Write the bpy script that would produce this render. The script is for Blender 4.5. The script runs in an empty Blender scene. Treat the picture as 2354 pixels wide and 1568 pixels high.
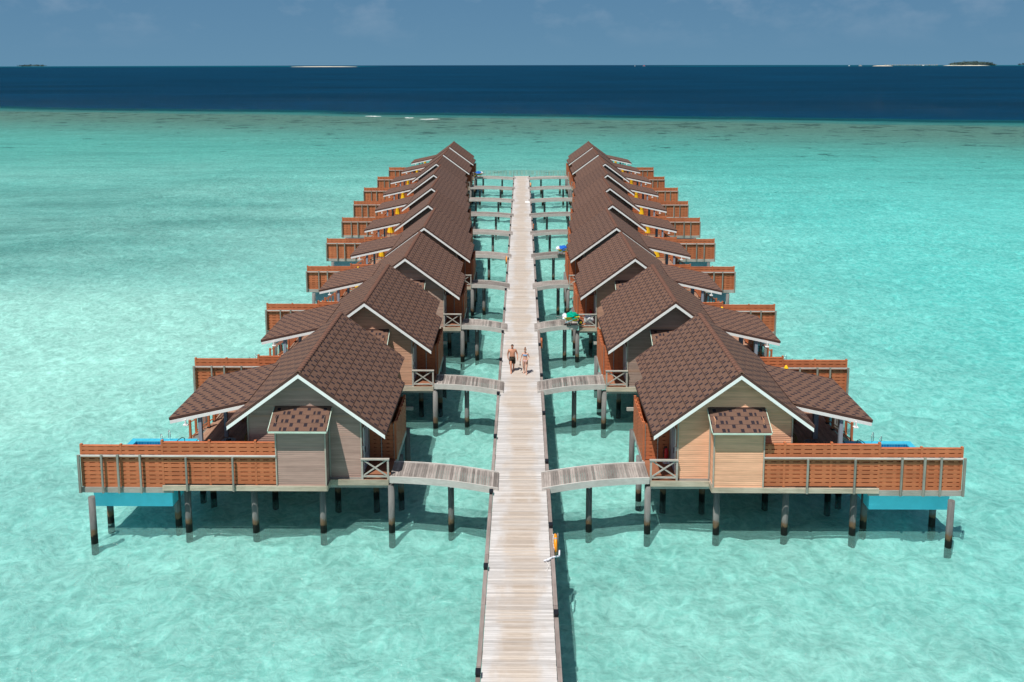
import bpy, math, random
from mathutils import Vector, Matrix, noise as mnoise
random.seed(7)
PI = math.pi
sc = bpy.context.scene
col = sc.collection

# ------------------------------------------------------------------ camera, sky, sun, exposure
cam_d = bpy.data.cameras.new("camera")
cam = bpy.data.objects.new("camera", cam_d)
col.objects.link(cam)
TH, YAW, ROLL = math.radians(7.65), math.radians(0.66), 0.0013
F = Vector((-math.sin(YAW)*math.cos(TH), math.cos(YAW)*math.cos(TH), -math.sin(TH)))
R = Vector((math.cos(YAW), math.sin(YAW), 0.0))
U = R.cross(F)
R2 = R*math.cos(ROLL) - U*math.sin(ROLL)
U2 = R*math.sin(ROLL) + U*math.cos(ROLL)
M = Matrix((R2, U2, -F)).transposed().to_4x4()
M.translation = Vector((0.10, 0.0, 22.05))
cam.matrix_world = M
cam_d.sensor_width = 36.0
cam_d.lens = 2050.0/2353.0*36.0
cam_d.shift_y = -(784.0-417.0)/2353.0
cam_d.clip_end = 30000.0
cam_d.clip_start = 0.5
sc.camera = cam
sc.render.resolution_x, sc.render.resolution_y = 1024, 682

SUN_TRAVEL = Vector((0.25, 0.42, -1.0)).normalized()
SUN_EL = math.asin(-SUN_TRAVEL.z)
SUN_ROT = math.atan2(-SUN_TRAVEL.x, -SUN_TRAVEL.y)
SKY_STRENGTH = 0.05
HAZE_GAIN = 0.83
w = bpy.data.worlds.new("World")
sc.world = w
w.use_nodes = True
nt = w.node_tree
nt.nodes.clear()
wo = nt.nodes.new('ShaderNodeOutputWorld')
sky = nt.nodes.new('ShaderNodeTexSky')
sky.sky_type = 'NISHITA'
sky.sun_disc = False
sky.sun_elevation = SUN_EL
sky.sun_rotation = SUN_ROT
sky.dust_density = 2.0
sky.ozone_density = 2.0
bg1 = nt.nodes.new('ShaderNodeBackground')
bg1.inputs[1].default_value = SKY_STRENGTH
nt.links.new(sky.outputs[0], bg1.inputs[0])
bg2 = nt.nodes.new('ShaderNodeBackground')
bg2.inputs[1].default_value = HAZE_GAIN
tc = nt.nodes.new('ShaderNodeTexCoord')
sep = nt.nodes.new('ShaderNodeSeparateXYZ')
nt.links.new(tc.outputs['Generated'], sep.inputs[0])
rp = nt.nodes.new('ShaderNodeValToRGB')
rp.color_ramp.elements[0].position = 0.0
rp.color_ramp.elements[0].color = (0.128, 0.272, 0.412, 1)
rp.color_ramp.elements[1].position = 0.14
rp.color_ramp.elements[1].color = (0.086, 0.205, 0.365, 1)
nt.links.new(sep.outputs['Z'], rp.inputs[0])
# faint cloud puffs low over the horizon, all the way round
mp = nt.nodes.new('ShaderNodeMapping')
mp.inputs['Scale'].default_value = (9, 9, 16)
nt.links.new(tc.outputs['Generated'], mp.inputs[0])
cn = nt.nodes.new('ShaderNodeTexNoise')
cn.inputs['Scale'].default_value = 1.6
cn.inputs['Detail'].default_value = 6
cn.inputs['Roughness'].default_value = 0.55
nt.links.new(mp.outputs[0], cn.inputs['Vector'])
cr = nt.nodes.new('ShaderNodeMapRange')
cr.inputs[1].default_value = 0.50
cr.inputs[2].default_value = 0.74
cr.inputs[4].default_value = 0.46
nt.links.new(cn.outputs[0], cr.inputs[0])
zr = nt.nodes.new('ShaderNodeMapRange')
zr.inputs[1].default_value = 0.012
zr.inputs[2].default_value = 0.065
nt.links.new(sep.outputs['Z'], zr.inputs[0])
mm = nt.nodes.new('ShaderNodeMath'); mm.operation = 'MULTIPLY'
nt.links.new(cr.outputs[0], mm.inputs[0]); nt.links.new(zr.outputs[0], mm.inputs[1])
mx = nt.nodes.new('ShaderNodeMixRGB')
mx.inputs[2].default_value = (0.34, 0.44, 0.56, 1)
nt.links.new(mm.outputs[0], mx.inputs[0])
nt.links.new(rp.outputs[0], mx.inputs[1])
nt.links.new(mx.outputs[0], bg2.inputs[0])
ms = nt.nodes.new('ShaderNodeMixShader')
fr = nt.nodes.new('ShaderNodeMapRange')
fr.interpolation_type = 'SMOOTHSTEP'
fr.inputs[1].default_value = 0.12
fr.inputs[2].default_value = 0.34
nt.links.new(sep.outputs['Z'], fr.inputs[0])
nt.links.new(fr.outputs[0], ms.inputs[0])
nt.links.new(bg2.outputs[0], ms.inputs[1])
nt.links.new(bg1.outputs[0], ms.inputs[2])
nt.links.new(ms.outputs[0], wo.inputs[0])

sun_d = bpy.data.lights.new("sun", 'SUN')
sun_d.energy = 4.2
sun_d.angle = math.radians(0.53)
sun_d.color = (1.0, 0.955, 0.89)
sun = bpy.data.objects.new("sun", sun_d)
col.objects.link(sun)
sun.rotation_euler = SUN_TRAVEL.to_track_quat('-Z', 'Y').to_euler()
sun.location = (-20, -20, 60)

sc.view_settings.view_transform = 'Standard'
sc.view_settings.look = 'None'
sc.view_settings.gamma = 1.0
sc.view_settings.use_curve_mapping = False
sc.view_settings.exposure = 0.25
sc.render.engine = 'CYCLES'
sc.cycles.max_bounces = 8
sc.cycles.transparent_max_bounces = 12
sc.cycles.diffuse_bounces = 3

# ------------------------------------------------------------------ mesh helpers
S, OU, OY = 1, 0.0, 0.0      # mirror side and origin of the thing being built

def origin(s, ou, oy):
    global S, OU, OY
    S, OU, OY = s, ou, oy

class MB:
    def __init__(self):
        self.v, self.f, self.uv, self.sm = [], [], [], []
    def face(self, idx, uv=None, smooth=False):
        self.f.append(tuple(idx)); self.uv.append(uv); self.sm.append(smooth)
    def poly(self, pts, uv=None, smooth=False):
        n = len(self.v); self.v += [tuple(p) for p in pts]
        self.face(range(n, n+len(pts)), uv, smooth); return self
    def hexa(self, p, uvtop=None):
        # p: 8 points, 0-3 bottom loop, 4-7 top loop
        n = len(self.v); self.v += [tuple(q) for q in p]
        for k, fc in enumerate(((0, 3, 2, 1), (4, 5, 6, 7), (0, 1, 5, 4), (1, 2, 6, 5), (2, 3, 7, 6), (3, 0, 4, 7))):
            self.face([n+i for i in fc], uvtop if k == 1 else None)
        return self
    def box(self, x0, x1, y0, y1, z0, z1):
        return self.hexa([(x0, y0, z0), (x1, y0, z0), (x1, y1, z0), (x0, y1, z0),
                          (x0, y0, z1), (x1, y0, z1), (x1, y1, z1), (x0, y1, z1)])
    def beam(self, a, b, wd, h):
        a, b = Vector(a), Vector(b); d = (b-a).normalized()
        up = Vector((0, 0, 1)) if abs(d.z) < 0.95 else Vector((0, 1, 0))
        r = d.cross(up).normalized()*wd/2; u = r.cross(d).normalized()*h/2
        return self.hexa([a-r-u, a+r-u, b+r-u, b-r-u, a-r+u, a+r+u, b+r+u, b-r+u])
    def tube(self, a, b, r0, r1=None, n=12, caps=True):
        a, b = Vector(a), Vector(b); r1 = r0 if r1 is None else r1
        d = (b-a).normalized(); up = Vector((0, 0, 1)) if abs(d.z) < 0.9 else Vector((0, 1, 0))
        p = d.cross(up).normalized(); q = p.cross(d).normalized()
        s0 = len(self.v)
        for c, r in ((a, r0), (b, r1)):
            for i in range(n):
                t = 2*PI*i/n; self.v.append(tuple(c+p*math.cos(t)*r+q*math.sin(t)*r))
        for i in range(n):
            j = (i+1) % n; self.face([s0+i, s0+j, s0+n+j, s0+n+i], None, True)
        if caps:
            self.face([s0+i for i in range(n)][::-1]); self.face([s0+n+i for i in range(n)])
        return self
    def path(self, pts, r, n=6):
        for a, b in zip(pts, pts[1:]): self.tube(a, b, r, n=n)
        return self
    def loft(self, rings, n=14, cap=True):
        # rings: (centre, rx, ry) horizontal ellipses
        s0 = len(self.v)
        for c, rx, ry in rings:
            for i in range(n):
                t = 2*PI*i/n; self.v.append((c[0]+rx*math.cos(t), c[1]+ry*math.sin(t), c[2]))
        for k in range(len(rings)-1):
            for i in range(n):
                j = (i+1) % n
                self.face([s0+k*n+i, s0+k*n+j, s0+(k+1)*n+j, s0+(k+1)*n+i], None, True)
        if cap:
            self.face([s0+i for i in range(n)][::-1]); e = s0+(len(rings)-1)*n; self.face([e+i for i in range(n)])
        return self
    def ball(self, c, rx, ry, rz, n=12, m=8, jit=0.0, seed=0):
        rnd = random.Random(seed); s0 = len(self.v)
        for k in range(m+1):
            ph = PI*k/m
            for i in range(n):
                t = 2*PI*i/n; j = 1+jit*(rnd.random()-.5)
                self.v.append((c[0]+rx*math.sin(ph)*math.cos(t)*j, c[1]+ry*math.sin(ph)*math.sin(t)*j, c[2]+rz*math.cos(ph)*j))
        for k in range(m):
            for i in range(n):
                j = (i+1) % n
                self.face([s0+k*n+i, s0+(k+1)*n+i, s0+(k+1)*n+j, s0+k*n+j], None, True)
        return self
    def mesh(self, name, mat):
        me = bpy.data.meshes.new(name)
        vs = [(S*(x-OU), y-OY, z) for x, y, z in self.v]
        fs = self.f if S > 0 else [tuple(reversed(f)) for f in self.f]
        me.from_pydata(vs, [], fs)
        me.polygons.foreach_set('use_smooth', self.sm)
        if any(u is not None for u in self.uv):
            lay = me.uv_layers.new(name='UVMap'); k = 0
            for f, u in zip(self.f, self.uv):
                uu = u if u is not None else [(0.08, 0.76)]*len(f)
                if S < 0: uu = list(reversed(uu))
                for q in uu:
                    lay.data[k].uv = q; k += 1
        me.materials.append(mat); me.update()
        return me
    def build(self, name, mat, parent=None, stuff=False, loc=None):
        o = bpy.data.objects.new(name, self.mesh(name, mat)); col.objects.link(o)
        if parent: o.parent = parent
        if stuff: o['kind'] = 'stuff'
        if loc: o.location = loc
        return o

def tag(o, label=None, cat=None, group=None, kind=None):
    if label: o['label'] = label
    if cat: o['category'] = cat
    if group: o['group'] = group
    if kind: o['kind'] = kind
    return o

def empty(name, loc, label=None, cat=None, group=None):
    o = bpy.data.objects.new(name, None); col.objects.link(o); o.location = loc
    o.empty_display_size = 0.3
    return tag(o, label, cat, group)

def copy_tree(o, parent=None, remap=None):
    c = o.copy(); col.objects.link(c)
    if parent: c.parent = parent
    for ch in [x for x in kids.get(o.name, [])]:
        copy_tree(ch, c)
    return c
kids = {}
def index_kids():
    kids.clear()
    for o in bpy.data.objects:
        if o.parent: kids.setdefault(o.parent.name, []).append(o)

ORD = ['first', 'second', 'third', 'fourth', 'fifth', 'sixth', 'seventh', 'eighth', 'ninth', 'tenth', 'eleventh', 'twelfth',
       'thirteenth', 'fourteenth', 'fifteenth', 'sixteenth', 'seventeenth', 'eighteenth', 'nineteenth', 'twentieth', 'twenty-first']
def ordinal(k, n):
    return 'nearest' if k == 0 else ('farthest' if k == n-1 else ORD[k]+' nearest')

# ------------------------------------------------------------------ material helpers
class NM:
    def __init__(self, name, rough=0.7, spec=0.3):
        self.m = bpy.data.materials.new(name); self.m.use_nodes = True
        self.t = self.m.node_tree; self.n = self.t.nodes
        self.b = self.n['Principled BSDF']; self.b.inputs['Roughness'].default_value = rough
        self.b.inputs['Specular IOR Level'].default_value = spec
    def new(self, ty, **k):
        nd = self.n.new(ty)
        for a, v in k.items(): setattr(nd, a, v)
        return nd
    def set(self, inp, v):
        if v is None: return
        if isinstance(v, (int, float)): inp.default_value = v
        elif isinstance(v, (tuple, list)):
            inp.default_value = tuple(v) if len(v) != 3 or inp.type != 'RGBA' else (*v, 1)
        else: self.t.links.new(v, inp)
    def math(self, op, a, b=None, c=None, clamp=False):
        nd = self.new('ShaderNodeMath', operation=op, use_clamp=clamp)
        for i, v in enumerate((a, b, c)): self.set(nd.inputs[i], v) if v is not None else None
        return nd.outputs[0]
    def mix(self, f, a, b, mode='MIX'):
        nd = self.new('ShaderNodeMixRGB', blend_type=mode)
        for i, v in enumerate((f, a, b)): self.set(nd.inputs[i], v)
        return nd.outputs[0]
    def noise(self, vec, scale, detail=4, rough=0.55, out=0):
        nd = self.new('ShaderNodeTexNoise'); self.set(nd.inputs['Vector'], vec)
        nd.inputs['Scale'].default_value = scale; nd.inputs['Detail'].default_value = detail; nd.inputs['Roughness'].default_value = rough
        return nd.outputs[out]
    def white(self, wv, dim='1D'):
        nd = self.new('ShaderNodeTexWhiteNoise', noise_dimensions=dim)
        self.set(nd.inputs['W'] if dim == '1D' else nd.inputs['Vector'], wv)
        return nd.outputs['Value']
    def mapping(self, vec, scale=(1, 1, 1), loc=(0, 0, 0), rot=(0, 0, 0)):
        nd = self.new('ShaderNodeMapping'); self.set(nd.inputs[0], vec)
        nd.inputs['Scale'].default_value = scale; nd.inputs['Location'].default_value = loc; nd.inputs['Rotation'].default_value = rot
        return nd.outputs[0]
    def rng(self, v, a, b, c=0.0, d=1.0, smooth=False):
        nd = self.new('ShaderNodeMapRange')
        if smooth: nd.interpolation_type = 'SMOOTHSTEP'
        self.set(nd.inputs[0], v)
        for i, q in enumerate((a, b, c, d)): nd.inputs[i+1].default_value = q
        return nd.outputs[0]
    def ramp(self, v, stops):
        nd = self.new('ShaderNodeValToRGB'); self.set(nd.inputs[0], v)
        e = nd.color_ramp.elements
        while len(e) < len(stops): e.new(0.5)
        for q, (p, c) in zip(e, stops): q.position = p; q.color = (*c, 1)
        return nd.outputs[0]
    def geo(self): return self.new('ShaderNodeNewGeometry').outputs['Position']
    def obj(self): return self.new('ShaderNodeTexCoord').outputs['Object']
    def sep(self, v):
        nd = self.new('ShaderNodeSeparateXYZ'); self.set(nd.inputs[0], v); return nd.outputs
    def bump(self, h, st=0.3, dist=0.02):
        nd = self.new('ShaderNodeBump'); nd.inputs['Strength'].default_value = st; nd.inputs['Distance'].default_value = dist
        self.set(nd.inputs['Height'], h); return nd.outputs[0]
    def color(self, c): self.set(self.b.inputs['Base Color'], c)
    def normal(self, nrm): self.t.links.new(nrm, self.b.inputs['Normal'])

def wood(name, c1, c2, axis='x', grain=30, var=0.25, rough=0.75, bst=0.35):
    """plain sawn wood: grain along one axis, tone varying from piece to piece"""
    k = NM(name, rough, 0.2); P = k.geo()
    sc_ = {'x': (0.08, 1, 1), 'y': (1, 0.08, 1), 'z': (1, 1, 0.08)}[axis]
    g = k.noise(k.mapping(P, tuple(q*grain for q in sc_)), 1.0, 4, 0.6)
    big = k.noise(P, 1.3, 3)
    rnd = k.new('ShaderNodeObjectInfo').outputs['Random']
    f = k.math('ADD', k.rng(g, 0.3, 0.7, 0, 0.6), k.rng(big, 0.35, 0.65, -0.1, 0.3), clamp=True)
    c = k.mix(f, c1, c2)
    v = k.rng(rnd, 0, 1, 1-var, 1+var)
    c = k.mix(1.0, c, k.new('ShaderNodeCombineColor').outputs[0], 'MIX') if False else c
    hsv = k.new('ShaderNodeHueSaturation'); k.set(hsv.inputs['Color'], c); k.set(hsv.inputs['Value'], v)
    k.color(hsv.outputs[0]); k.normal(k.bump(g, bst, 0.006))
    return k.m

def paint(name, c, rough=0.5, var=0.08, spec=0.4, dirt=None):
    k = NM(name, rough, spec); P = k.geo(); n = k.noise(P, 2.5, 5)
    hsv = k.new('ShaderNodeHueSaturation'); k.set(hsv.inputs['Color'], tuple(c)+(1,)); k.set(hsv.inputs['Value'], k.rng(n, 0.3, 0.7, 1-var, 1+var))
    cc = hsv.outputs[0]
    if dirt: cc = k.mix(k.rng(k.noise(P, 0.9, 6, 0.7), 0.55, 0.75, 0, 0.5), cc, dirt)
    k.color(cc)
    return k.m

# roof shingles: the dark printed tabs repeat every 1.40 m along a strip
def shingle_mat():
    k = NM('roof_shingle', 0.9, 0.15)
    uv = k.new('ShaderNodeTexCoord').outputs['UV']; s = k.sep(uv)
    fu = k.math('FRACT', s[0]); v2 = k.math('MULTIPLY', s[1], 2.0); fr_ = k.math('FRACT', v2)
    row = k.math('GREATER_THAN', k.math('FRACT', s[1]), 0.5)
    inv = k.math('SUBTRACT', 1.0, row)
    def tab(c_, hw): return k.math('COMPARE', fu, c_, hw)
    A = k.math('ADD', tab(0.30, 0.055), tab(0.83, 0.055))
    B = k.math('ADD', k.math('ADD', tab(0.08, 0.055), tab(0.475, 0.055)), tab(0.625, 0.034))
    m = k.math('ADD', k.math('MULTIPLY', A, inv), k.math('MULTIPLY', B, row), clamp=True)
    m = k.math('MULTIPLY', m, k.math('COMPARE', fr_, 0.52, 0.41))
    P = k.geo()
    g = k.noise(P, 160, 2); big = k.noise(P, 0.5, 4); pp = k.noise(P, 3.0, 4)
    # lighter and darker cut pieces inside the strip
    piece = k.white(k.math('FLOOR', k.math('ADD', k.math('MULTIPLY', s[0], 9.0), k.math('MULTIPLY', k.math('FLOOR', v2), 37.3))))
    rnd = k.new('ShaderNodeObjectInfo').outputs['Random']
    val = k.math('ADD', k.math('ADD', k.rng(g, 0.3, 0.7, 0.82, 1.18), k.rng(big, 0.3, 0.7, -0.06, 0.06)),
                 k.math('ADD', k.rng(piece, 0, 1, -0.05, 0.05), k.rng(pp, 0.3, 0.7, -0.05, 0.05)))
    base = k.mix(k.rng(big, 0.35, 0.65), (0.170, 0.098, 0.071), (0.148, 0.087, 0.065))
    c = k.mix(k.math('MULTIPLY', m, 0.96), base, (0.024, 0.020, 0.028))
    hsv = k.new('ShaderNodeHueSaturation'); k.set(hsv.inputs['Color'], c); k.set(hsv.inputs['Value'], val)
    k.color(k.mix(1.0, hsv.outputs[0], k.new('ShaderNodeObjectInfo').outputs['Color'], 'MULTIPLY')); k.normal(k.bump(g, 0.5, 0.004))
    return k.m

def siding_mat():
    """horizontal timber cladding; the tone of the villa comes from the object's own colour"""
    k = NM('timber_cladding', 0.7, 0.2); P = k.geo(); s = k.sep(P)
    idx = k.math('FLOOR', k.math('DIVIDE', s[2], 0.1))
    oi = k.new('ShaderNodeObjectInfo')
    rb = k.white(k.math('ADD', idx, k.math('MULTIPLY', oi.outputs['Random'], 57.0)))
    g = k.noise(k.mapping(P, (0.9, 0.9, 26)), 1.0, 5, 0.6)
    st = k.noise(k.mapping(P, (0.5, 0.5, 3.5)), 1.0, 4, 0.6)
    v = k.math('ADD', k.math('ADD', k.rng(rb, 0, 1, 0.88, 1.06), k.rng(g, 0.3, 0.7, -0.16, 0.14)), k.rng(st, 0.3, 0.7, -0.12, 0.12))
    hsv = k.new('ShaderNodeHueSaturation'); k.set(hsv.inputs['Color'], oi.outputs['Color']); k.set(hsv.inputs['Value'], v)
    c = k.mix(k.rng(rb, 0.86, 0.95, 0, 0.25), hsv.outputs[0], (0.42, 0.18, 0.07))
    k.color(c); k.normal(k.bump(g, 0.3, 0.006))
    return k.m

def fence_mat():
    k = NM('orange_stained_board', 0.6, 0.3); P = k.geo()
    g = k.noise(k.mapping(P, (3, 3, 40)), 1.0, 4); b = k.noise(P, 1.1, 3)
    rnd = k.new('ShaderNodeObjectInfo').outputs['Random']
    c = k.mix(k.rng(b, 0.3, 0.7), (0.52, 0.165, 0.070), (0.43, 0.130, 0.055))
    hsv = k.new('ShaderNodeHueSaturation'); k.set(hsv.inputs['Color'], c)
    k.set(hsv.inputs['Value'], k.math('ADD', k.rng(rnd, 0, 1, 0.9, 1.1), k.rng(g, 0.3, 0.7, -0.1, 0.1)))
    k.color(hsv.outputs[0]); k.normal(k.bump(g, 0.3, 0.004)); return k.m

def walkway_mat():
    k = NM('boardwalk_plank', 0.75, 0.2); P = k.geo(); s = k.sep(P)
    idx = k.math('FLOOR', k.math('DIVIDE', s[1], 0.107))
    r1 = k.white(idx); r2 = k.white(k.math('ADD', idx, 511.3))
    g = k.noise(k.mapping(P, (2.2, 30, 1)), 1.0, 5, 0.6)
    p = k.noise(k.mapping(P, (1.3, 0.5, 1)), 1.0, 4, 0.6)
    # foot traffic wears the middle down to a warm tone, the edges stay silvery
    mid = k.rng(k.math('ABSOLUTE', k.math('ADD', s[0], k.rng(p, 0.2, 0.8, -0.7, 0.7))), 0.25, 1.25, 1, 0, True)
    warm = k.mix(r1, (0.43, 0.355, 0.290), (0.53, 0.460, 0.390))
    cool = k.mix(r2, (0.44, 0.425, 0.415), (0.62, 0.605, 0.595))
    c = k.mix(k.math('MULTIPLY', mid, k.rng(r2, 0, 1, 0.55, 1.0)), cool, warm)
    hsv = k.new('ShaderNodeHueSaturation'); k.set(hsv.inputs['Color'], c)
    k.set(hsv.inputs['Value'], k.math('ADD', k.rng(g, 0.3, 0.7, 0.86, 1.10), k.rng(r1, 0, 1, -0.09, 0.06)))
    c = k.mix(k.rng(k.noise(k.mapping(P, (1.5, 14, 1)), 1.0, 3), 0.68, 0.8, 0, 0.35), hsv.outputs[0], (0.38, 0.17, 0.07))
    k.color(c); k.normal(k.bump(g, 0.3, 0.005)); return k.m

def pile_mat():
    k = NM('timber_pile', 0.8, 0.25); P = k.geo(); s = k.sep(P)
    g = k.noise(k.mapping(P, (6, 6, 0.7)), 1.0, 5, 0.65); n2 = k.noise(P, 3.5, 4)
    rnd = k.new('ShaderNodeObjectInfo').outputs['Random']
    c = k.mix(k.rng(g, 0.3, 0.7), (0.095, 0.10, 0.10), (0.215, 0.21, 0.20))
    hsv = k.new('ShaderNodeHueSaturation'); k.set(hsv.inputs['Color'], c); k.set(hsv.inputs['Value'], k.rng(rnd, 0, 1, 0.8, 1.15))
    zz = k.math('ADD', s[2], k.rng(n2, 0.3, 0.7, -0.12, 0.12))
    c = k.mix(k.rng(zz, 0.78, 0.55, 0, 0.85, True), hsv.outputs[0], (0.16, 0.085, 0.035))
    c = k.mix(k.rng(zz, 0.5, 0.38, 0, 1, True), c, (0.012, 0.012, 0.010))
    k.color(c); k.normal(k.bump(g, 0.5, 0.01)); return k.m

def tile_mat(name, c1, c2, rough=0.25, scale=1.0):
    k = NM(name, rough, 0.5); P = k.geo()
    br = k.new('ShaderNodeTexBrick', offset=0.0); k.set(br.inputs['Vector'], P)
    br.inputs['Color1'].default_value = (*c1, 1); br.inputs['Color2'].default_value = (*c2, 1); br.inputs['Mortar'].default_value = (0.12, 0.48, 0.62, 1)
    br.inputs['Scale'].default_value = scale; br.inputs['Mortar Size'].default_value = 0.006
    br.inputs['Brick Width'].default_value = 0.14; br.inputs['Row Height'].default_value = 0.14
    k.color(br.outputs[0]); return k.m

def skin_mat(name, c):
    k = NM(name, 0.5, 0.35); n = k.noise(k.geo(), 7, 3)
    k.color(k.mix(k.rng(n, 0.35, 0.65), c, tuple(q*0.86 for q in c))); return k.m

MAT = {}
MAT['shingle'] = shingle_mat()
MAT['ridge'] = paint('ridge_tile', (0.235, 0.122, 0.088), 0.9, 0.12, 0.15)
MAT['drip'] = paint('dark_roof_edge', (0.085, 0.045, 0.036), 0.8, 0.1, 0.2)
MAT['white'] = paint('white_fascia_paint', (0.84, 0.85, 0.83), 0.45, 0.03, 0.4)
MAT['underlay'] = paint('dark_roof_underlay', (0.045, 0.028, 0.024), 0.9, 0.1, 0.1)
MAT['soffit'] = paint('soffit_board', (0.55, 0.52, 0.47), 0.7, 0.05)
MAT['siding'] = siding_mat()
MAT['trim'] = paint('pale_corner_trim', (0.40, 0.355, 0.295), 0.6, 0.12, 0.3, (0.3, 0.33, 0.25))
MAT['fence'] = fence_mat()
MAT['greywood'] = wood('weathered_grey_timber', (0.30, 0.285, 0.25), (0.50, 0.475, 0.43), 'x', 22, 0.15)
MAT['greypost'] = wood('weathered_grey_post', (0.20, 0.205, 0.175), (0.34, 0.335, 0.29), 'z', 22, 0.15)
MAT['beam'] = wood('deck_edge_beam', (0.33, 0.285, 0.215), (0.58, 0.50, 0.395), 'x', 14, 0.12)
MAT['bridge'] = wood('bridge_plank', (0.19, 0.165, 0.15), (0.36, 0.325, 0.30), 'y', 26, 0.42)
MAT['bridgerail'] = wood('bridge_edge_board', (0.42, 0.40, 0.37), (0.60, 0.575, 0.54), 'x', 18, 0.1)
MAT['deckwood'] = wood('brown_deck_plank', (0.27, 0.145, 0.095), (0.43, 0.27, 0.19), 'y', 22, 0.18)
MAT['darkdeck'] = wood('porch_deck', (0.24, 0.10, 0.055), (0.34, 0.15, 0.085), 'y', 22, 0.1)
MAT['walk'] = walkway_mat()
MAT['kerb'] = wood('boardwalk_edge_beam', (0.20, 0.165, 0.15), (0.33, 0.285, 0.265), 'y', 16, 0.12)
MAT['pile'] = pile_mat()
MAT['darkpile'] = MAT['pile']
MAT['bluegrey'] = paint('blue_grey_post_paint', (0.30, 0.355, 0.42), 0.5, 0.05)
MAT['door'] = paint('blue_grey_door_paint', (0.36, 0.43, 0.48), 0.4, 0.04)
MAT['tile'] = tile_mat('pool_rim_tile', (0.03, 0.42, 0.62), (0.05, 0.50, 0.70))
MAT['tilein'] = tile_mat('pool_inner_tile', (0.0, 0.17, 0.36), (0.01, 0.22, 0.42))
MAT['hull'] = paint('turquoise_pool_shell', (0.12, 0.78, 0.95), 0.4, 0.05)
MAT['hullgrey'] = paint('blue_grey_pool_shell', (0.20, 0.34, 0.42), 0.4, 0.05)
MAT['metal'] = paint('polished_rail_steel', (0.62, 0.62, 0.60), 0.25, 0.03); MAT['metal'].node_tree.nodes['Principled BSDF'].inputs['Metallic'].default_value = 0.9
MAT['black'] = paint('black_plastic', (0.012, 0.013, 0.017), 0.45, 0.1)
MAT['yellow'] = paint('yellow_canvas', (0.85, 0.50, 0.02), 0.8, 0.12, 0.1)
MAT['orange'] = paint('orange_ring_shell', (0.90, 0.30, 0.01), 0.4, 0.06)
MAT['orangecloth'] = paint('orange_cushion', (0.75, 0.24, 0.02), 0.85, 0.1, 0.1)
MAT['glass'] = NM('dark_window_glass', 0.05, 0.5).m; MAT['glass'].node_tree.nodes['Principled BSDF'].inputs['Base Color'].default_value = (0.02, 0.035, 0.04, 1)
MAT['teak'] = wood('teak_furniture', (0.30, 0.15, 0.06), (0.46, 0.26, 0.11), 'x', 20, 0.1)
MAT['red'] = paint('red_cylinder_paint', (0.55, 0.01, 0.02), 0.3, 0.05)
MAT['wicker'] = paint('olive_cushion', (0.20, 0.20, 0.05), 0.9, 0.15)
MAT['grey'] = paint('grey_plastic', (0.30, 0.32, 0.32), 0.5, 0.06)
MAT['rope'] = paint('white_rope', (0.78, 0.74, 0.70), 0.8, 0.06)
MAT['bluecloth'] = paint('blue_cloth', (0.02, 0.13, 0.55), 0.85, 0.2, 0.1)
MAT['greencloth'] = paint('green_cloth', (0.0, 0.30, 0.20), 0.85, 0.25, 0.1)
MAT['whitecloth'] = paint('white_linen', (0.72, 0.74, 0.80), 0.85, 0.08, 0.1)
MAT['barrow'] = paint('yellow_barrow_tray', (0.85, 0.56, 0.01), 0.35, 0.05)
MAT['tube'] = paint('pale_blue_tube', (0.25, 0.55, 0.68), 0.4, 0.05)
MAT['palm'] = paint('dark_palm_foliage', (0.075, 0.120, 0.115), 0.8, 0.3, 0.1)
MAT['sand'] = paint('bright_island_sand', (0.72, 0.66, 0.52), 0.9, 0.1, 0.1)
MAT['thatch'] = paint('grey_thatch', (0.28, 0.25, 0.21), 0.9, 0.1, 0.1)

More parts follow.
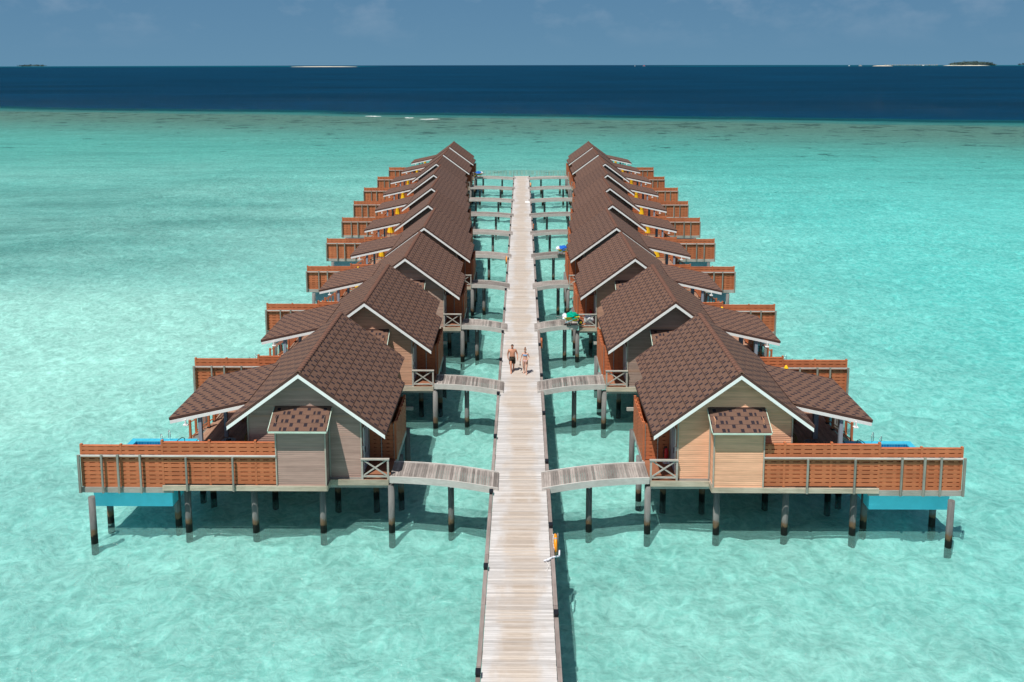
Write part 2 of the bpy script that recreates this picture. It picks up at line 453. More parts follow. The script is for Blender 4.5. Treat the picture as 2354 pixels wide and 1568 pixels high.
# ------------------------------------------------------------------ sea, seabed
REEF = lambda x: 379.0-0.247*x
def lagoon_color(k, P):
    """colour of the sandy lagoon floor, the reef flat and the deep water beyond, by place"""
    s = k.sep(P)
    flat = k.mapping(P, (1, 1, 0))
    # distance (m) this side of the reef edge
    edge = k.math('SUBTRACT', k.math('SUBTRACT', 379.0, k.math('MULTIPLY', s[0], 0.247)), s[1])
    wob = k.noise(k.mapping(flat, (0.012, 0.03, 0)), 1.0, 5, 0.6)
    edge = k.math('ADD', edge, k.rng(wob, 0.25, 0.75, -9, 9))
    n1 = k.noise(k.mapping(flat, (0.035, 0.060, 0), rot=(0, 0, 0.25)), 1.0, 4, 0.6)
    n2 = k.noise(k.mapping(flat, (0.16, 0.26, 0)), 1.0, 5, 0.65)
    wp = k.new('ShaderNodeVectorMath', operation='MULTIPLY_ADD')
    k.set(wp.inputs[0], k.noise(flat, 0.9, 2, 0.5, out=1)); wp.inputs[1].default_value = (1.3, 1.3, 0); k.set(wp.inputs[2], flat)
    n3 = k.noise(wp.outputs[0], 2.2, 5, 0.6)
    c = k.mix(k.rng(n1, 0.35, 0.65), (0.285, 0.540, 0.500), (0.375, 0.610, 0.565))
    # more turquoise on the right hand side
    c = k.mix(k.rng(s[0], 10, 45, 0, 0.75, True), c, (0.165, 0.580, 0.555))
    # pale sand bank on the left
    ex = k.math('DIVIDE', k.math('ADD', s[0], 45.0), 30.0); ey = k.math('DIVIDE', k.math('SUBTRACT', s[1], 66.0), 24.0)
    d = k.math('ADD', k.math('MULTIPLY', ex, ex), k.math('MULTIPLY', ey, ey))
    c = k.mix(k.math('MULTIPLY', k.rng(k.math('ADD', d, k.rng(n1, 0.3, 0.7, -0.4, 0.4)), 1.3, 0.2, 0, 1, True), 0.85), c, (0.490, 0.705, 0.645))
    # dark sea grass on the far left
    ex = k.math('DIVIDE', k.math('ADD', s[0], 78.0), 52.0); ey = k.math('DIVIDE', k.math('SUBTRACT', s[1], 122.0), 42.0)
    d = k.math('ADD', k.math('MULTIPLY', ex, ex), k.math('MULTIPLY', ey, ey))
    g1 = k.noise(k.mapping(flat, (0.045, 0.13, 0), rot=(0, 0, 0.2)), 1.0, 6, 0.65)
    grass = k.math('MULTIPLY', k.rng(d, 1.7, 0.35, 0, 1, True), k.rng(g1, 0.38, 0.62, 0.25, 1.0))
    c = k.mix(k.math('MULTIPLY', grass, 0.75), c, (0.110, 0.255, 0.230))
    # farther out the water is deeper and greener
    c = k.mix(k.rng(s[1], 105, 240, 0, 0.8, True), c, (0.115, 0.385, 0.335))
    streak = k.noise(k.mapping(flat, (0.022, 0.11, 0)), 1.0, 6, 0.65)
    c = k.mix(k.math('MULTIPLY', k.rng(streak, 0.45, 0.68, 0, 0.42), k.rng(s[1], 80, 160)), c, (0.075, 0.21, 0.185))
    # reef flat with coral heads
    rf = k.rng(edge, 170, 50, 0, 0.85, True)
    c = k.mix(rf, c, (0.135, 0.195, 0.155))
    ch = k.noise(k.mapping(flat, (0.075, 0.085, 0)), 1.0, 8, 0.75)
    thr = k.rng(edge, 260, 40, 0.67, 0.53)
    cm = k.math('MULTIPLY', k.rng(k.math('SUBTRACT', ch, thr), 0.0, 0.05, 0, 0.85), k.rng(edge, 290, 230))
    c = k.mix(cm, c, (0.022, 0.050, 0.045))
    ch2 = k.noise(k.mapping(flat, (0.15, 0.17, 0)), 1.0, 7, 0.7)
    cm2 = k.math('MULTIPLY', k.rng(k.math('SUBTRACT', ch2, k.rng(edge, 300, 60, 0.69, 0.575)), 0.0, 0.04, 0, 0.75), k.rng(edge, 310, 260))
    c = k.mix(cm2, c, (0.028, 0.055, 0.045))
    c = k.mix(k.rng(edge, 26, 12, 0, 1, True), c, (0.03, 0.20, 0.20))
    c = k.mix(k.rng(edge, 9, -6, 0, 1, True), c, (0.0, 0.043, 0.098))
    far = k.noise(k.mapping(flat, (0.004, 0.012, 0)), 1.0, 6, 0.6)
    c = k.mix(k.math('MULTIPLY', k.rng(edge, -5, -60), k.rng(far, 0.35, 0.65, 0, 0.85)), c, (0.0, 0.026, 0.058))
    # far sand banks: a thin turquoise shelf just before the horizon
    sh = k.math('MULTIPLY', k.rng(s[1], 3880, 3960), k.rng(s[1], 4450, 4300))
    side = k.math('ADD', k.rng(s[0], -620, -800), k.rng(s[0], 500, 800), clamp=True)
    c = k.mix(k.math('MULTIPLY', k.math('MULTIPLY', sh, side), 0.55), c, (0.03, 0.20, 0.23))
    return c, edge, n1, n2, n3

def seabed_mat():
    k = NM('lagoon_sand', 0.95, 0.05); P = k.geo(); flat = k.mapping(P, (1, 1, 0))
    c, edge, n1, n2, n3 = lagoon_color(k, P)
    hsv = k.new('ShaderNodeHueSaturation'); k.set(hsv.inputs['Color'], c)
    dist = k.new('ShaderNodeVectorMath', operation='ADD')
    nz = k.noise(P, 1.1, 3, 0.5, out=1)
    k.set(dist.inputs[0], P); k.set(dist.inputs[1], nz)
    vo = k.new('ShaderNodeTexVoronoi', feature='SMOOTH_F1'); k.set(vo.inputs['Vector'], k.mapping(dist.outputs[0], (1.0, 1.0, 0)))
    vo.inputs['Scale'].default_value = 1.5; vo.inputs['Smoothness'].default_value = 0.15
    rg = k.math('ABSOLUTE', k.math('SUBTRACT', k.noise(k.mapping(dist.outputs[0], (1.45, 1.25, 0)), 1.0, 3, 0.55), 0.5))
    caustic_web = k.rng(vo.outputs['Distance'], 0.42, 0.72, 0.0, 0.26, True)
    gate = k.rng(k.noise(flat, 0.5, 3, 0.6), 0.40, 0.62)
    caustic_tone = k.math('ADD', k.rng(rg, 0.0, 0.12, 0.16, -0.08), k.math('MULTIPLY', caustic_web, gate))  # caustic sunlight painted into the sand colour as bright filaments and web
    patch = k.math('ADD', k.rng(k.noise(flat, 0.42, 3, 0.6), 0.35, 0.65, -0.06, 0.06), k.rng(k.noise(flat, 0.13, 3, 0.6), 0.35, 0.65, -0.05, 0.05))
    k.set(hsv.inputs['Value'], k.math('ADD', k.math('ADD', k.math('ADD', k.rng(n3, 0.3, 0.7, 0.76, 1.12), k.rng(n2, 0.3, 0.7, -0.06, 0.06)), caustic_tone), patch))
    k.set(hsv.inputs['Saturation'], k.rng(rg, 0.0, 0.12, 0.82, 1.06))  # painted caustic filaments are also less saturated
    k.color(hsv.outputs[0]); k.normal(k.bump(n3, 0.6, 0.25)); return k.m

def sea_mat():
    k = NM('sea_water'); k.n.remove(k.b); P = k.geo(); s = k.sep(P)
    flat = k.mapping(P, (1, 1, 0))
    c, edge, n1, n2, n3 = lagoon_color(k, P)
    deep = k.rng(edge, 9, -6, 0, 1, True)
    w1 = k.noise(k.mapping(flat, (1.5, 2.6, 0), rot=(0, 0, 0.35)), 1.0, 5, 0.65)
    w2 = k.noise(k.mapping(flat, (4.5, 7.5, 0), rot=(0, 0, -0.3)), 1.0, 3, 0.6)
    w3 = k.noise(k.mapping(flat, (0.05, 0.16, 0)), 1.0, 8, 0.72)
    h = k.math('ADD', k.math('ADD', k.math('MULTIPLY', w1, 0.22), k.math('MULTIPLY', w2, 0.06)), k.math('MULTIPLY', w3, k.rng(s[1], 150, 400, 0.0, 4.5)))
    bn = k.new('ShaderNodeBump'); bn.inputs['Strength'].default_value = 0.8; bn.inputs['Distance'].default_value = 1.0; k.set(bn.inputs['Height'], h)
    tr = k.new('ShaderNodeBsdfTransparent'); tr.inputs[0].default_value = (0.82, 0.99, 0.98, 1)
    df = k.new('ShaderNodeBsdfDiffuse'); k.t.links.new(bn.outputs[0], df.inputs['Normal'])
    wv = k.new('ShaderNodeHueSaturation'); k.set(wv.inputs['Color'], c); wv.inputs['Saturation'].default_value = 1.3
    k.set(wv.inputs['Value'], k.math('ADD', k.rng(w1, 0.3, 0.7, 0.86, 1.08), k.rng(w3, 0.35, 0.65, -0.12, 0.12)))
    k.t.links.new(wv.outputs[0], df.inputs[0])
    m1 = k.new('ShaderNodeMixShader'); k.set(m1.inputs[0], k.rng(deep, 0, 1, 0.24, 0.92)); k.t.links.new(tr.outputs[0], m1.inputs[1]); k.t.links.new(df.outputs[0], m1.inputs[2])
    gl = k.new('ShaderNodeBsdfGlossy'); gl.inputs['Roughness'].default_value = 0.12; gl.inputs[0].default_value = (1, 1, 1, 1)
    k.t.links.new(bn.outputs[0], gl.inputs['Normal'])
    fz = k.new('ShaderNodeFresnel'); fz.inputs[0].default_value = 1.333; k.t.links.new(bn.outputs[0], fz.inputs['Normal'])
    ff = k.math('MINIMUM', fz.outputs[0], k.rng(deep, 0, 1, 0.14, 0.075))
    m2 = k.new('ShaderNodeMixShader'); k.t.links.new(ff, m2.inputs[0]); k.t.links.new(m1.outputs[0], m2.inputs[1]); k.t.links.new(gl.outputs[0], m2.inputs[2])
    out = k.n['Material Output']; k.t.links.new(m2.outputs[0], out.inputs[0])
    return k.m

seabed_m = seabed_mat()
def disc(name, z, r, mat, n=96):
    b = MB(); b.poly([(r*math.cos(2*PI*i/n), r*math.sin(2*PI*i/n), z) for i in range(n)])
    return b.build(name, mat)
water = disc('sea', 0.0, 5350.0, sea_mat(), 160); tag(water, kind='structure')
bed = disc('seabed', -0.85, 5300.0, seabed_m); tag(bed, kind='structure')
b = MB(); nx, ny = 330, 420; x0, y0, st = -66.0, 14.0, 0.4
for j in range(ny+1):
    for i in range(nx+1):
        x, y = x0+i*st, y0+j*st
        e = min(1.0, min(i, nx-i, j, ny-j)/12.0)
        z = -0.52 + (0.34*mnoise.noise(Vector((x*0.55, y*0.55, 0))) + 0.24*mnoise.noise(Vector((x*1.15, y*1.15, 5))))*e*0.85 - (1-e)*0.3
        b.v.append((x, y, min(z, -0.16)))
for j in range(ny):
    for i in range(nx):
        a = j*(nx+1)+i; b.face((a, a+1, a+nx+2, a+nx+1), None, True)
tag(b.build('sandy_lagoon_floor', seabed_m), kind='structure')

# ------------------------------------------------------------------ boardwalk
ZD = 2.65
WY0, WY1, PP = 19.8, 151.2, 0.107
bw = empty('boardwalk', (0, 20, 0)); tag(bw, kind='structure')
origin(1, 0, 20)
i0 = int(25.3/PP); protos = []
def plank_mesh(j):
    b = MB(); rr = random.Random(j); t = 0.003*rr.random()
    a, c = rr.uniform(-.006, .006), rr.uniform(-.006, .006)
    b.hexa([(-1.21+a, 0.002, ZD-.04), (1.21+c, 0.002, ZD-.04), (1.21+c, PP-.005, ZD-.04), (-1.21+a, PP-.005, ZD-.04),
            (-1.21+a, 0.002, ZD-t), (1.21+c, 0.002, ZD-t), (1.21+c, PP-.005, ZD-t), (-1.21+a, PP-.005, ZD-t)])
    return b
origin(1, 0, 0)
pms = [plank_mesh(j).mesh('plank', MAT['walk']) for j in range(6)]
cnt = 0
i = int(WY0/PP)+1
rest = MB()
while i*PP < WY1:
    y = i*PP
    if y >= 25.3 and cnt < 300:
        o = bpy.data.objects.new('plank', pms[i % 6]); col.objects.link(o); o.parent = bw
        o.location = (0, y-20, 0); cnt += 1
    else:
        t = 0.003*random.random(); rest.box(-1.21, 1.21, y+.002-20, y+PP-.005-20, ZD-.04, ZD-t)
    i += 1
rest.build('planking', MAT['walk'], bw, True)
for s in (-1, 1):
    y = WY0
    while y < WY1:
        y2 = min(y+3.3, WY1); b = MB(); x = s*1.30
        b.box(x-.075, x+.075, y+.01-20, y2-.01-20, ZD-.10, ZD+.07)
        b.build('edge_beam', MAT['kerb'], bw); y = y2
    MB().box(s*1.10-.06, s*1.10+.06, WY0-20, WY1-20, ZD-.30, ZD-.045).build('bearer', MAT['greywood'], bw)
y = 21.6
while y < 151:
    for s in (-1, 1):
        MB().tube((s*0.95, y-20, -1.0), (s*0.95, y-20, ZD-.50), 0.14, 0.13, 14).build('pile', MAT['pile'], bw)
    MB().box(-1.35, 1.35, y-20-.08, y-20+.08, ZD-.50, ZD-.302).build('crossbeam', MAT['greywood'], bw)
    y += 3.02
# low lights on the edge beams
ln = {-1: 0, 1: 0}; lights = []
for s, ys in ((-1, 26.0), (1, 29.1)):
    y = ys
    while y < 150: lights.append((s, y)); y += 6.02
nl = {s: sum(1 for q in lights if q[0] == s) for s in (-1, 1)}
lm = MB(); lm.box(-.075, .075, -.11, .11, 0, .10); lm.box(-.085, .085, -.13, .13, .10, .155)
lm1 = lm.mesh('lamp_housing', MAT['black'])
for s, y in lights:
    k = ln[s]; ln[s] += 1
    o = bpy.data.objects.new('deck_light', lm1); col.objects.link(o); o.location = (s*1.30, y, ZD+.072)
    tag(o, 'small black deck light, %s on the %s edge beam of the boardwalk' % (ordinal(k, nl[s]), 'left' if s < 0 else 'right'), 'deck light', 'black lights along the boardwalk edges')

# ------------------------------------------------------------------ villas
SP = 12.08
DUL = [0.05, -0.86, -1.70, -1.76, -0.85, 0.04, 0.98, 1.81, 1.85, 1.87]
DUR = [-0.02, -0.95, -1.82, -1.90, -1.04, -0.12, 0.77, 1.57, 1.61, 1.70]
U0, Y0 = 10.1, 39.6
RU, RZ, RK = 10.1, 8.0, 0.74           # ridge, its height, pitch
GF, GR = 39.15, 48.85                   # gable front / rear edge of the roof
CO = 0.47                               # course height along the slope
def zroof(u): return RZ-RK*abs(RU-u)

def strips(root, u_top, z_top, u_bot, z_bot, segs, detail, name='shingle', mat=None, ph=0.0, n=None, joined=None, groove=0.0):
    """lay courses of shingle strips from the top line down to the bottom line; segs(frac0, frac1) gives Y ranges"""
    L = math.hypot(u_bot-u_top, z_bot-z_top); n = n or max(1, round(L/CO)); jb = joined or MB()
    ux, uz = (u_bot-u_top)/L, (z_bot-z_top)/L
    nx_, nz_ = -uz, ux
    if nz_ < 0: nx_, nz_ = -nx_, -nz_
    for c in range(n):
        a, b2 = L*c/n+groove, L*(c+1)/n+(0.0 if groove else 0.012)
        for (ya, yb) in segs(c, n):
            y = ya
            g0 = math.floor((ya-GF-ph)/1.4+1e-6)
            while y < yb-0.02:
                g0n = GF+ph+(math.floor((y-GF-ph)/1.4+1e-6)+1)*1.4
                y2 = min(yb, g0n)
                if y2-y < 0.02: y = y2; continue
                e0, e1 = (0.014, 0.020) if groove else (0.004, 0.024)
                def pt(t, yy, h): return (u_top+ux*t+nx_*h, yy, z_top+uz*t+nz_*h)
                g = 0.009
                u_a, u_b = (y-GF-ph)/1.4, (y2-GF-ph)/1.4
                p = [pt(a, y+g, -.002), pt(a, y2, -.002), pt(b2, y2, -.002), pt(b2, y+g, -.002),
                     pt(a, y+g, e0), pt(a, y2, e0), pt(b2, y2, e1), pt(b2, y+g, e1)]
                if u_bot < u_top: # keep winding outward
                    p = [p[0], p[3], p[2], p[1], p[4], p[7], p[6], p[5]]; uvt = [(u_a, c), (u_a, c+.999), (u_b, c+.999), (u_b, c)]
                else: uvt = [(u_a, c), (u_b, c), (u_b, c+.999), (u_a, c+.999)]
                if detail: MB().hexa(p, uvt).build(name, mat or MAT['shingle'], root)
                else: jb.hexa(p, uvt)
                y = y2
    return jb

def woven(root, a, b2, z0, n, out, detail, pitch=0.2, names=('board', 'spacer'), nblk=3, bh=0.150):
    """basket-weave panel between (u,y) points a and b2; 'out' is the outward normal (u,y)"""
    a, b2 = Vector((a[0], a[1])), Vector((b2[0], b2[1])); d = b2-a; L = d.length; d /= L; o = Vector(out)
    def bx(t0, t1, h0, h1, za, zb):
        q = [a+d*t0+o*h0, a+d*t1+o*h0, a+d*t1+o*h1, a+d*t0+o*h1]
        pts = [(v.x, v.y, za) for v in q]+[(v.x, v.y, zb) for v in q]
        return pts
    jb = MB(); sp = MB()
    for r in range(n):
        z = z0+r*pitch
        for (h0, h1, zz) in ((0.030, 0.055, z), (-0.055, -0.030, z+pitch/2)):
            hh_ = bh if h0 > 0 else .125
            if zz+hh_ > z0+n*pitch+0.03: continue
            p = bx(0, L, h0, h1, zz, zz+hh_)
            if detail and h0 > 0: MB().hexa(p).build(names[0], MAT['fence'], root)
            else: jb.hexa(p)
        for q in range(nblk):
            t = L*(q+0.5)/nblk + (0.0 if r % 2 else -0.0)
            sp.hexa(bx(t-.085, t+.085, -0.028, 0.050, z+bh+.001, z+pitch-.001)); sp.hexa(bx(t-.085, t+.085, -0.028, 0.028, z, z+bh))
    if not detail or jb.v: jb.build('rear_boards' if detail else 'boards', MAT['fence'], root, True)
    sp.build(names[1], MAT['fence'], root, True)

def cladding(bld, axis, fixed, lo, hi, z0, z1, out):
    """overlapping horizontal boards on a wall; lo/hi may be functions of z"""
    z = z0
    while z < z1-0.01:
        zt = min(z+0.1, z1); f = lambda q, zz: q(zz) if callable(q) else q
        a, b2 = f(lo, z+.05), f(hi, z+.05)
        if b2-a > 0.04:
            t0, t1 = 0.022*out, 0.006*out
            if axis == 'y': # wall faces +-Y
                y = fixed
                bld.hexa([(a, y, z), (b2, y, z), (b2, y+t0, z), (a, y+t0, z), (a, y, zt), (b2, y, zt), (b2, y+t1, zt), (a, y+t1, zt)])
            else:
                x = fixed
                bld.hexa([(x, a, z), (x, b2, z), (x+t0, b2, z), (x+t0, a, z), (x, a, zt), (x, b2, zt), (x+t1, b2, zt), (x+t1, a, zt)])
        z = zt

def make_villa(s, detail, grey):
    origin(s, U0, Y0)
    root = empty('water_villa', (0, 0, 0)); root['_p'] = 1
    # --- timber deck frame and piles
    d = MB()
    d.box(7.4, 12.65, 39.68, 48.4, ZD-.24, ZD-.004)         # floor under the house
    d.box(8.88, 11.17, 38.88, 39.66, ZD-.24, ZD-.004)
    d.box(12.67, 16.62, 38.98, 49.9, ZD-.24, ZD-.035)
    d.box(11.19, 12.65, 38.98, 39.66, ZD-.24, ZD-.035)
    d.build('deck_frame', MAT['greywood'], root)
    MB().box(6.1, 8.88, 39.46, 39.50, ZD-.28, ZD-.01).build('edge_board', MAT['beam'], root)
    MB().box(8.86, 16.47, 38.80, 38.86, ZD-.25, ZD-.005).build('edge_board', MAT['beam'], root)
    MB().beam((8.84, 39.44, ZD-.14), (8.84, 38.84, ZD-.14), .035, .26).build('edge_board', MAT['beam'], root)
    MB().box(16.0, 20.34, 38.865, 38.93, ZD-.39, ZD-.13).build('edge_board', MAT['greywood'], root)
    MB().box(6.0, 6.05, 41.5, 45.15, ZD-.22, ZD+.03).build('edge_board', MAT['bridgerail'], root)
    MB().box(16.64, 16.68, 43.8, 49.9, ZD-.24, ZD-.02).build('edge_board', MAT['beam'], root)
    MB().box(6.1, 7.39, 39.51, 45.1, ZD-.05, ZD-.01).build('porch_floor', MAT['darkdeck'], root)
    # veranda planks run away from the camera
    pj = MB(); x = 12.70
    while x < 16.6:
        p = MB().box(x+.003, x+.117, 38.99 if x < 16.4 else 43.9, 49.9, ZD-.03, ZD+random.uniform(-.002, .001))
        if detail: p.build('deck_plank', MAT['deckwood'], root)
        else: pj.v, pj.f, pj.uv, pj.sm = pj.v+p.v, pj.f+[tuple(i+len(pj.v) for i in f) for f in p.f], pj.uv+p.uv, pj.sm+p.sm
        x += .12
    if not detail: pj.build('deck_planks', MAT['deckwood'], root, True)
    pj = MB(); pj.box(11.2, 12.66, 38.9, 39.66, ZD-.03, ZD); pj.build('deck_strip', MAT['deckwood'], root)
    for (px, py, zt) in [(6.0, 39.55, 2.38), (9.22, 39.5, 2.38), (12.45, 39.5, 2.38), (15.6, 39.5, 2.38), (6.0, 42.7, 2.38), (7.25, 42.75, 2.38), (9.2, 42.7, 2.38),
                     (12.4, 42.7, 2.38), (15.6, 42.8, 2.38), (6.05, 45.9, 2.38), (9.2, 45.9, 2.38), (12.4, 45.9, 2.38), (15.6, 45.9, 2.38), (9.2, 48.9, 2.38),
                     (12.4, 48.9, 2.38), (15.6, 49.2, 2.38), (7.5, 48.2, 2.38), (19.62, 38.45, 2.26), (16.35, 40.1, 2.2), (19.7, 40.3, 1.36), (16.3, 43.3, 2.2), (19.7, 43.3, 1.36)]:
        lean = random.uniform(-.03, .03)
        MB().tube((px+lean, py+.02, -1.0), (px, py, zt), .158, .148, 18).build('pile', MAT['pile'], root)
    for yy in (39.58, 42.7, 45.9, 48.95): MB().box(6.1, 16.4, yy-.06, yy+.06, ZD-.42, ZD-.243).build('crossbeam', MAT['greywood'], root)
    # --- walls
    bl = MB()
    bl.box(7.43, 12.62, 39.72, 48.38, ZD, 5.6)
    # gable infill
    for yy in (39.72, 48.36):
        bl.hexa([(7.43, yy, 5.6), (12.62, yy, 5.6), (12.62, yy+.04, 5.6), (7.43, yy+.04, 5.6), (10.09, yy, 7.86), (10.11, yy, 7.86), (10.11, yy+.04, 7.86), (10.09, yy+.04, 7.86)])
    bl.box(8.93, 11.12, 38.89, 39.72, ZD-.004, 5.45)
    bl.build('wall', MAT['siding'], root)
    cl = MB()
    low = lambda z: max(7.40, RU-(RZ-.14-z)/RK); hiw = lambda z: min(12.65, RU+(RZ-.14-z)/RK)
    cladding(cl, 'y', 39.718, low, hiw, ZD+.01, 7.85, -1)
    cladding(cl, 'x', 7.428, 39.70, 48.40, ZD, 5.95, -1)
    cladding(cl, 'x', 12.622, 39.70, 48.40, ZD, 5.95, 1)
    cladding(cl, 'y', 48.402, low, hiw, ZD, 7.85, 1)
    cladding(cl, 'y', 38.888, 8.90, 11.15, ZD-.0, 5.40, -1)
    cladding(cl, 'x', 8.928, 38.86, 39.695, ZD-.0, 5.9, -1)
    cladding(cl, 'x', 11.122, 38.86, 39.695, ZD-.0, 5.9, 1)
    cl.build('cladding', MAT['siding'], root, True)
    for (x, y, zt) in [(7.385, 39.685, 5.7), (12.665, 39.685, 5.85), (8.885, 38.845, 5.40), (11.165, 38.845, 5.40), (8.86, 39.672, 5.9), (11.19, 39.672, 5.9)]:
        MB().box(x-.03, x+.03, y-.03, y+.03, ZD, zt).build('corner_trim', MAT['trim'], root)
    # --- roof: underlay, fascias, shingles
    th = .10
    rb = MB()
    def slab(b_, ua, za, ub, zb, ya, yb, t=th):
        b_.hexa([(ua, ya, za-t), (ub, ya, zb-t), (ub, yb, zb-t), (ua, yb, za-t), (ua, ya, za), (ub, ya, zb), (ub, yb, zb), (ua, yb, za)])
    slab(rb, RU, RZ, 6.75, zroof(6.75), GF, GR); slab(rb, 6.75, zroof(6.75), 6.15, zroof(6.15), GF, 45.68)
    slab(rb, RU, RZ, 13.1, zroof(13.1), GF, GR); slab(rb, 13.1, zroof(13.1), 13.5, zroof(13.5), GF, 40.84); slab(rb, 13.1, zroof(13.1), 13.5, zroof(13.5), 46.46, GR)
    VU0, VZ0, VU1, VZ1, VF, VR = 13.02, 5.90, 16.82, 5.06, 40.85, 46.42
    slab(rb, VU0, VZ0, VU1, VZ1, VF, VR, .08)
    roof = rb.build('roof', MAT['underlay'], root)
    # dark metal edge and white boards along the gable ends
    for yy, dy in ((GF, -1), (GR, 1)):
        for (ua, ub) in ((RU, 6.15 if dy < 0 else 6.75), (RU, 13.5)):
            za, zb = zroof(ua), zroof(ub)
            def strip(z_hi, z_lo, t0, t1, nm, mt, ex=0.0):
                y1, y2 = sorted((yy+dy*t0, yy+dy*t1)); sx = 1 if ub > ua else -1
                MB().hexa([(ua, y1, za-z_lo), (ub+sx*ex, y1, zb-z_lo-RK*ex), (ub+sx*ex, y2, zb-z_lo-RK*ex), (ua, y2, za-z_lo),
                           (ua, y1, za-z_hi), (ub+sx*ex, y1, zb-z_hi-RK*ex), (ub+sx*ex, y2, zb-z_hi-RK*ex), (ua, y2, za-z_hi)]).build(nm, mt, roof)
            strip(-.035, .115, .002, .030, 'drip_edge', MAT['drip'])
            strip(.112, .292, .004, .045, 'fascia', MAT['white'], -.02)
    # veranda roof edge
    def vstrip(yy, y2, z_hi, z_lo, nm, mt, off=0.0):
        MB().hexa([(VU0+.12, yy, VZ0-.03-z_lo), (VU1+off, yy, VZ1-z_lo), (VU1+off, y2, VZ1-z_lo), (VU0+.12, y2, VZ0-.03-z_lo),
                   (VU0+.12, yy, VZ0-.03-z_hi), (VU1+off, yy, VZ1-z_hi), (VU1+off, y2, VZ1-z_hi), (VU0+.12, y2, VZ0-.03-z_hi)]).build(nm, mt, roof)
    vstrip(VF-.03, VF-.004, -.03, .11, 'drip_edge', MAT['drip']); vstrip(VF-.045, VF-.006, .112, .27, 'fascia', MAT['white'], -.03)
    vstrip(VR+.004, VR+.03, -.02, .05, 'drip_edge', MAT['drip']); vstrip(VR+.005, VR+.04, .052, .20, 'fascia', MAT['white'])
    # eave edges
    def eave(u, z, ya, yb, nm='eave_board', mt=MAT['drip'], hh=.13):
        MB().box(u-.015, u+.015, ya, yb, z-hh, z+.02).build(nm, mt, roof)
    eave(6.135, zroof(6.15), GF, 45.68); eave(6.735, zroof(6.75), 45.70, GR); eave(VU1+.017, VZ1, VF, VR, hh=.11)
    eave(13.515, zroof(13.5), GF, 40.80); eave(13.515, zroof(13.5), 46.5, GR)
    MB().box(VU1-.9, VU1-.78, VF+.25, VR-.2, VZ1-.05, VZ1+.10).build('edge_beam', MAT['white'], roof)
    gm = MB(); gm.box(15.97, 16.03, 40.66, 40.74, 4.80, 5.06); gm.box(15.89, 16.11, 40.64, 40.82, 4.75, 4.80); gm.build('beam_end', MAT['white'], roof)
    # shingle courses
    n_in = 10
    ucut = RU-(RU-6.75)
    def seg_in(c, n):
        u_end = RU-(RU-6.15)*(c+1)/n
        return [(GF, GR)] if u_end > 6.50 else [(GF, 45.68)]
    j = strips(roof, RU-.02, RZ, 6.13, zroof(6.13), seg_in, detail, n=10, groove=.030)
    j = strips(roof, RU+.02, RZ, 13.1, zroof(13.1), lambda c, n: [(GF, GR)], detail, n=8, ph=.35, joined=j)
    j = strips(roof, 13.1, zroof(13.1), 13.52, zroof(13.52), lambda c, n: [(GF, VF-.02), (VR+.04, GR)], detail, n=1, ph=.35, joined=j)
    j = strips(roof, VU0, VZ0, VU1+.02, VZ1, lambda c, n: [(VF-.03, VR+.03)], detail, n=8, ph=.1, joined=j)
    if not detail: j.build('shingles', MAT['shingle'], roof, True)
    # ridge tiles
    rj = MB(); y = GF-.03; q = 0
    while y < GR:
        t = rj if not detail else MB()
        L = min(.34, GR+.03-y); s0 = len(t.v)
        for yy, r_, lift in ((y, .135, .022), (y+L, .120, .0)):
            for i in range(9):
                a = PI*(i/8); t.v.append((RU-r_*math.cos(a)*1.02, yy, RZ-.055+lift+r_*.80*math.sin(a)))
        for i in range(8): t.face((s0+i, s0+i+1, s0+9+i+1, s0+9+i), None, True)
        t.face([s0+i for i in range(9)])
        if detail: t.build('ridge_tile', MAT['ridge'], roof)
        y += .30
    if not detail: rj.build('ridge_tiles', MAT['ridge'], roof, True)
    # --- small roof of the bump-out
    lr = MB(); lr.hexa([(8.72, 38.50, 5.44-.05), (11.38, 38.50, 5.44-.05), (11.38, 39.70, 6.10-.05), (8.72, 39.70, 6.10-.05),
                        (8.72, 38.50, 5.44), (11.38, 38.50, 5.44), (11.38, 39.70, 6.10), (8.72, 39.70, 6.10)])
    lroof = lr.build('lean_to_roof', MAT['soffit'], root)
    sl = math.hypot(1.2, .66)
    for c in range(3):
        t0, t1 = c/3, (c+1)/3+.008
        for (xa, xb) in ((8.72, 9.98), (9.98, 11.38)):
            y1, z1 = 39.70-1.2*t0, 6.10-.66*t0; y2, z2 = 39.70-1.215*t1, 5.435+.665-.668*t1
            MB().hexa([(xa+.003, y2, z2+.002), (xb, y2, z2+.002), (xb, y1, z1+.002), (xa+.003, y1, z1+.002),
                       (xa+.003, y2, z2+.018), (xb, y2, z2+.018), (xb, y1, z1+.006), (xa+.003, y1, z1+.006)],
                      [((xa-9.98)/1.4, c+.999), ((xb-9.98)/1.4, c+.999), ((xb-9.98)/1.4, c), ((xa-9.98)/1.4, c)]).build('shingle', MAT['shingle'], lroof)
    MB().box(8.72, 11.38, 38.44, 38.475, 5.35, 5.425).build('gutter', MAT['trimgreen'], lroof)
    for xx in (8.70, 11.40):
        MB().beam((xx, 38.48, 5.42), (xx, 39.67, 6.075), .03, .08).build('barge_board', MAT['trimgreen'], lroof)
    MB().box(8.74, 11.36, 39.64, 39.690, 6.08, 6.15).build('flashing', MAT['drip'], lroof)
    # --- entrance porch: X rail, door, woven walls
    rl = MB()
    fy = 39.52
    rl.box(6.08, 6.17, fy-.03, fy+.05, ZD-.02, 3.60); rl.box(7.29, 7.38, fy-.03, fy+.05, ZD-.02, 3.60)
    rl.box(6.06, 7.40, fy-.06, fy+.08, 3.602, 3.66); rl.box(6.17, 7.29, fy-.02, fy+.04, ZD+.10, ZD+.17)
